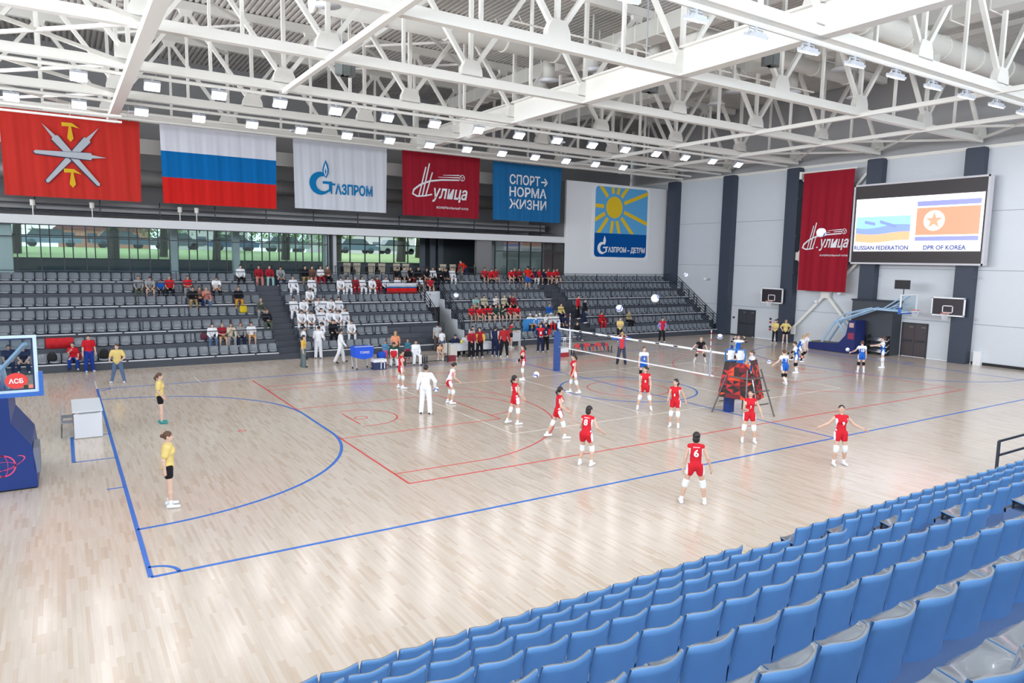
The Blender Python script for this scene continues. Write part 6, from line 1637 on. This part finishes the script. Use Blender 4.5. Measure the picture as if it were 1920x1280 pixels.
for lab, x, y, f, pose, kit, hh in (
        ('person in maroon shirt holding papers at the near end of the officials table', 18.45, 21.45, 190, dict(LA=((20, 10), (70, -20)), RA=((20, 10), (70, -20)), head=(0, -10)), off, 1.68),
        ('person in maroon shirt with a gold vest standing second at the officials table', 19.0, 21.45, 200, dict(LA=((10, 14), (50, -10)), RA=((10, 14), (50, -10)), head=(40, 0)), dict(off, side=cl('gold', (226, 180, 80))), 1.76),
        ('person in navy vest over white sleeves seen from behind at the officials table', 20.05, 21.5, 60, dict(LA=((20, 12), (60, 0)), RA=((0, 12), (20, 4))), dict(off, c1=NAV, yoke=WH, yoke_z=.8, c2=NAV), 1.78),
        ('tall person in red checked shirt and black trousers seen from behind', 20.4, 21.05, 20, dict(L=((2, 8), (-2, 7)), R=((2, 8), (-2, 7)), LA=((4, 16), (30, -4)), RA=((-4, 16), (6, 12))), dict(off, c1=cl('check_red', (170, 44, 50)), haircol='dark'), 1.86),
        ('person in red and navy tracksuit with a white badge before the sky blue flag', 23.6, 21.95, 205, dict(LA=((8, 16), (56, -34)), RA=((8, 16), (56, -34))), dict(off, c1=RED, side=NAV, c2=NAV), 1.78),
        ('person in navy tracksuit with a white badge before the sky blue flag', 24.1, 22.1, 215, dict(LA=((8, 16), (56, -34)), RA=((8, 16), (56, -34))), dict(off, c1=NAV, side=RED, c2=BLK), 1.80)):
    P(lab, x, y, f, pose, kit, h=hh, female=False)
for x, y, t in ((23.5, 21.78, 'red'), (24.0, 21.94, 'navy')):
    o = MB().box((x-.06, y-.006, 1.12), (x+.06, y+.006, 1.28)).build('badge', WHITE, None, loc=(x, y, 1.2)); tag(o, f'white badge card hanging before the {t} tracksuit', 'badge')
P('person in a grey shirt seen from behind at the passage', 18.1, 25.02, 20, dict(LA=((2, 8), (12, 4)), RA=((2, 8), (30, 0))), dict(off, top='tee', c1=cl('light_grey', (176, 178, 182)), c2=cl('brown_grey', (84, 76, 78)), shoe=SHOEB), h=1.72, female=False)
P('small child in a white shirt and blue shorts seen from behind at the passage', 18.25, 24.7, 20, dict(LA=((2, 10), (12, 6)), RA=((2, 14), (12, 10))), dict(yel_kit, c1=WH, c2=JEAN, hair='short', haircol='dark'), h=1.30)
P('person in orange and tan top seen from behind beside two small children', 14.0, 21.9, 30, dict(lean=8, LA=((8, 16), (40, -10)), RA=((8, 16), (40, -10))), dict(off, top='tee', c1=cl('apricot', (226, 150, 116)), c2=cl('olive', (90, 92, 74)), hair='long', haircol='blond'), h=1.68)
P('small child in blue jacket and pink trousers before the second stand block', 13.55, 22.2, 200, dict(), dict(off, c1=cl('child_blue', (90, 140, 180)), c2=cl('pink_trousers', (210, 90, 140)), hair='bob', haircol='brown'), h=1.15)
P('small child in teal jacket and crimson trousers beside the peach top', 14.9, 22.3, 200, dict(), dict(off, c1=cl('child_teal', (70, 130, 150)), c2=cl('crimson_trousers', (186, 40, 84)), hair='bob', haircol='blond'), h=1.15)
P('person in red and green kit with black shorts standing before the third block', 23.0, 24.4, 100, dict(lean=4, LA=((30, 10), (80, 0)), RA=((30, 10), (80, 0))), dict(red_kit, top='tee', c1=RED, side=cl('green', (30, 110, 80)), c2=BLK, side2=BLK, pads=None, hair='tail'), h=1.70)
P('person in pale shirt bending over the dark table', 19.7, 23.9, 170, dict(lean=30, LA=((30, 8), (60, 0)), RA=((30, 8), (60, 0))), dict(off, c1=cl('pale_pink', (206, 186, 196)), hair='bob'), h=1.7)
# ================================================================== seated crowd on the far stand
def seated(lean=10, la=((24, 10), (70, -14)), ra=((24, 10), (70, -14)), head=(0, 0), kn=(8, 10), sh=(-4, 2)):
    return dict(lean=lean, head=head, L=((82, kn[0]), (sh[0], sh[1])), R=((84, kn[1]), (sh[0]-4, sh[1])), LA=la, RA=ra, seat=.135)
POSES = [seated(), seated(26, ((52, 8), (64, -30)), ((52, 8), (64, -30)), (0, -14), (12, 14)), seated(4, ((14, 12), (84, -44)), ((14, 12), (84, -44)), (-18, 4)),
         seated(14, ((30, 12), (62, -4)), ((66, 8), (140, -20)), (14, 6)), seated(0, ((8, 20), (40, 4)), ((8, 20), (40, 4)), (24, 2), (16, 18)), seated(34, ((60, 6), (70, -30)), ((60, 6), (70, -30)), (0, -22), (10, 10))]
HAIRS = ['short', 'short', 'bob', 'tail', 'short', 'short']
crowd_meshes = {}
def crowd_set(p, kind):
    key = (p, kind)
    if key not in crowd_meshes:
        kit = dict(top='long' if kind == 'long' else 'tee', c1=WH, loose=.026, c2=WH, legs='long' if kind != 'kit' else 'shorts', lloose=.026, hem=-.1, shoe=SHOEW, hair='cap' if kind == 'cap' else HAIRS[p], haircol='black', short_len=.6)
        _, b, G = person_meshes(POSES[p], 1.66, kit, .027, p in (2, 3), 1.0)
        crowd_meshes[key] = (b, G)
    return crowd_meshes[key]
def setmat(o, m):
    o.material_slots[0].link = 'OBJECT'; o.material_slots[0].material = m
PANTS = {'black': BLK, 'navy': NAV, 'jeans': JEAN, 'white': WH, 'grey': GRYC, 'khaki': cl('khaki', (160, 136, 96)), 'orange': cl('ochre', (206, 144, 60)), 'teal': cl('pale_teal', (150, 190, 190)), 'green': cl('olive_green', (86, 94, 84)), 'red': RED, 'maroon': MAR, 'bluet': cl('blue_trousers', (34, 62, 150)), 'pink': cl('dusty_pink', (200, 130, 120))}
SHIRT = dict(PANTS, red=RED, maroon=MAR, blue=BLUE, yellow=YEL, tan=cl('tan', (176, 160, 124)), cream=cl('cream', (214, 204, 180)), dgreen=cl('dark_green', (40, 72, 62)), brown=cl('brown', (120, 84, 66)), scarlet=cl('scarlet', (206, 46, 36)))
words = {'bluet': 'blue', 'dgreen': 'dark green', 'teal': 'pale teal', 'orange': 'ochre'}
def wd(c): return words.get(c, c)
rown = ['bottom', 'second', 'third', 'fourth', 'fifth', 'sixth', 'top']
blockw = {'left': 'left of the wide stairs', 'second': 'right of the wide stairs', 'third': 'behind the officials', 'end': 'by the end block stairs'}
used_lab = {}
hcols = ['black', 'dark', 'brown', 'black', 'dark', 'grey']
def sit(x, row, shirt, pants, kind='long', pose=None, scale=1.0, hair=None, turn=0, dy=0, words_=None):
    p = pose if pose is not None else int(RNG.integers(0, 6))
    b, G = crowd_set(p, kind)
    ob = link('person', b, None, (x, ty(row)+.235+dy, tz(row)), math.pi+math.radians(turn))
    ob.scale = (scale, scale, scale)
    bl = 'left' if x < 9.4 else 'second' if x < 20 else 'third' if x < 30.2 else 'end'
    base = f'person in {wd(shirt)} top, {wd(pants)} ' + ('shorts' if kind == 'kit' else 'trousers') + f', seated {rown[row]} row {blockw[bl]}'
    n = used_lab.get(base, 0); used_lab[base] = n+1
    tag(ob, base if n == 0 else base.replace('person', nth(n)+' person', 1), 'person', 'seated spectators')
    setmat(ob, SKINS[int(RNG.integers(0, 3))])
    for nme, m in G.items():
        o = link(nme.rstrip('.'), m, ob)
        if nme == 'shirt': setmat(o, SHIRT[shirt])
        elif nme in ('trousers', 'shorts'): setmat(o, PANTS[pants])
        elif nme == 'hair': setmat(o, HAIRC[hair or hcols[int(RNG.integers(0, 6))]])
        elif nme.startswith('shoe'): setmat(o, SHOEB if RNG.random() < .5 else SHOEW)
        elif nme == 'cap': setmat(o, WHITE)
    return ob
CROWD = [
    (8.0,6,'white','black','long',0), (9.05,6,'maroon','pink','long',0), (9.68,6,'maroon','teal','long',0), (10.31,6,'grey','navy','long',1), (11.85,6,'black','khaki','long',0),
    (12.29,6,'brown','pink','long',0), (12.83,6,'white','maroon','long',2), (13.28,6,'brown','black','long',2), (2.52,5,'grey','green','long',0), (3.06,5,'grey','black','kit',1),
    (3.59,5,'blue','black','tee',0), (4.04,5,'red','black','tee',0), (4.97,5,'red','grey','tee',2), (6.46,5,'white','black','tee',1), (10.86,5,'white','white','long',4),
    (11.97,5,'white','white','long',0), (13.76,5,'white','white','long',1), (14.28,5,'white','white','long',0), (14.77,5,'maroon','maroon','long',0), (15.24,5,'white','white','long',2),
    (15.85,5,'white','white','long',1), (16.25,5,'maroon','maroon','long',0), (16.84,5,'white','navy','long',0), (17.67,5,'white','white','long',0), (18.16,5,'grey','maroon','long',3),
    (5.09,4,'black','khaki','long',0), (5.42,4,'brown','navy','long',2), (5.77,4,'pink','jeans','long',3), (7.48,4,'black','orange','long',0), (11.52,4,'white','white','long',5),
    (10.33,3,'white','white','long',0), (10.89,3,'white','white','long',1), (11.78,3,'white','white','long',3), (12.1,3,'white','white','long',0), (12.52,3,'white','white','long',1),
    (13.05,3,'white','white','long',0), (8.49,3,'green','grey','long',3), (8.61,2,'black','green','long',2), (10.49,2,'white','white','long',1), (11.01,2,'white','white','long',5),
    (11.67,2,'white','white','long',0), (12.15,2,'white','white','long',1), (12.6,2,'white','white','long',5), (13.09,2,'white','white','long',0), (5.56,1,'white','jeans','long',0),
    (6.06,1,'maroon','khaki','kit',2), (6.49,1,'cream','grey','long',3), (6.98,1,'grey','navy','long',0), (7.53,1,'white','orange','kit',0), (11.28,1,'white','white','long',5),
    (12.06,1,'black','black','long',0), (13.11,1,'white','white','long',1), (-0.72,0,'red','bluet','tee',3), (-3.17,0,'navy','navy','tee',0), (-2.62,0,'navy','navy','tee',1),
    (17.99,6,'black','black','long',1), (18.57,6,'grey','black','long',0), (19.01,6,'black','maroon','long',3), (19.6,6,'black','black','long',0), (20.17,6,'black','black','kit',1),
    (20.7,6,'white','black','long',0), (21.23,6,'black','black','long',2), (21.65,6,'black','black','long',1), (22.2,6,'white','white','long',0), (18.47,5,'black','maroon','kit',1),
    (19.29,5,'white','black','kit',0), (20.05,5,'red','black','kit',0), (24.86,6,'red','black','kit',0), (25.36,6,'red','black','long',1), (25.81,6,'red','white','kit',0),
    (27.06,6,'red','black','kit',1), (27.44,6,'maroon','black','long',0), (27.87,6,'red','black','kit',2), (28.83,6,'red','black','long',1), (29.28,6,'navy','white','long',0),
    (29.67,6,'red','black','kit',0), (30.07,6,'navy','black','long',3), (30.52,6,'red','white','kit',0), (30.93,6,'red','black','kit',1), (31.38,6,'red','black','kit',2),
    (22.51,3,'teal','black','kit',1), (23.22,3,'cream','black','long',0), (24.16,3,'white','black','kit',3), (24.86,3,'cream','black','long',0), (25.34,3,'black','black','long',2),
    (25.57,3,'maroon','black','long',0), (21.75,2,'red','green','kit',0), (22.28,2,'red','green','kit',1), (22.78,2,'red','green','kit',0), (23.19,2,'red','green','kit',2),
    (23.61,2,'dgreen','green','kit',0), (24.17,2,'dgreen','black','kit',3), (24.77,2,'red','green','kit',0), (25.25,2,'red','green','kit',1), (25.8,1,'white','navy','cap',0),
    (26.19,1,'white','navy','cap',1), (26.6,1,'white','bluet','cap',0), (27.09,1,'white','black','long',3), (27.55,1,'white','red','cap',0), (28.01,1,'white','black','long',0),
    (28.05,2,'blue','teal','long',0), (29.09,2,'yellow','navy','long',0), (28.61,1,'navy','navy','long',5), (29.2,0,'black','navy','long',2), (32.12,1,'red','red','long',0),
    (34.82,1,'tan','black','long',2),
]
for X, r_, s_, p_, k_, po_ in CROWD:
    sc = {5: .97}.get(r_, 1.0)
    sit(X, r_, s_, p_, k_, po_, sc if not (s_ == 'blue' and r_ == 5) else .72)
# a few people standing or bending among the rows
P('person in bright red top bending over behind the top row in the lobby', 24.0, 32.3, 250, dict(lean=60, LA=((70, 10), (80, 0)), RA=((70, 10), (80, 0)), head=(0, 10)), dict(off, c1=SHIRT['scarlet'], c2=NAV, legs='long'), h=1.75, z=4.08, female=False, step=.026)
P('person in scarlet shirt and blue shorts standing in the sixth row seen from behind', 28.15, ty(5)+.3, 10, dict(LA=((4, 30), (50, -30)), RA=((4, 30), (50, -30))), dict(off, top='tee', c1=SHIRT['scarlet'], c2=BLUE, legs='shorts', short_len=.7), h=1.76, z=tz(5), female=False, step=.026)
P('person in a black jacket standing on the narrow stairs of the end block', 30.55, ty(1)+.2, 150, dict(LA=((6, 12), (30, 0)), RA=((6, 12), (30, 0))), dict(off, c1=BLK, c2=NAV), h=1.78, z=1.17, female=False, step=.026)
P('person in a red jacket standing behind the black jacket on the narrow stairs', 30.2, ty(1)+.55, 150, dict(), dict(off, c1=RED, c2=BLK), h=1.74, z=1.46, female=False, step=.026)
for lab, x, y, kitc, hh in (('person in navy top seated at the officials table with a yellow ball', 18.1, 22.75, NAV, 1.7), ('person in white top seated at the officials table', 18.85, 22.8, WH, 1.7)):
    pz = seated(22, ((50, 10), (76, -10)), ((50, 10), (76, -10)), (0, -14)); pz['seat'] = 0.44
    P(lab, x, y+.12, 190, pz, dict(off, c1=kitc), h=hh, female=False, step=.024)
    t = thing('chair', f'dark chair behind the officials table under the {"navy" if kitc is NAV else "white"} top', 'chair', (x, y+.15, 0))
    MB().box((x-.22, y-.05, .4), (x+.22, y+.4, .44)).build('seat', BLACK, t); MB().box((x-.2, y+.36, .44), (x+.2, y+.4, .85)).build('backrest', BLACK, t)
    for dx in (-.19, .19):
        for dy in (-.02, .36): MB().tube((x+dx, y+dy, 0), (x+dx, y+dy, .4), .015, n=6).build('leg', BLACK, t)
yb_ = ball_mesh(21, .1); yb_.materials[0] = mat('ball_yellow', (226, 220, 90), .4); yb_.materials[1] = mat('ball_yellow', (226, 220, 90), .4)
tag(link('volleyball', yb_, None, (18.3, 22.3, .86)), 'yellow ball lying on the officials table', 'ball')
pz = seated(6, ((20, 8), (50, -16)), ((20, 8), (50, -16)), (10, 0)); pz['seat'] = .46
P('person in a white tracksuit sitting upright on the middle bench', 14.6, 20.62, 190, pz, dict(tracksuit, hair='bob'), h=1.7, step=.022)
pz = seated(24, ((40, 12), (60, -10)), ((40, 12), (60, -10)), (0, -10)); pz['seat'] = .46
P('person in a white and green tracksuit leaning forward on the bench', 13.35, 20.62, 200, pz, dict(tracksuit, yoke=cl('dark_green', (40, 72, 62)), yoke_z=.42), h=1.7, female=False, step=.022)
P('child in a pale peach top sitting on the third bench by the red crate', 16.1, 20.85, 190, dict(pz), dict(red_kit, top='sleeveless', c1=cl('peach', (222, 172, 140)), side=cl('peach', (222, 172, 140)), c2=cl('sky_shorts', (140, 190, 220)), side2=cl('sky_shorts', (140, 190, 220)), pads=None), h=1.25, step=.022)
print('objects', len(bpy.data.objects), 'tris', sum(len(m.loops)-2*len(m.polygons) for m in bpy.data.meshes))
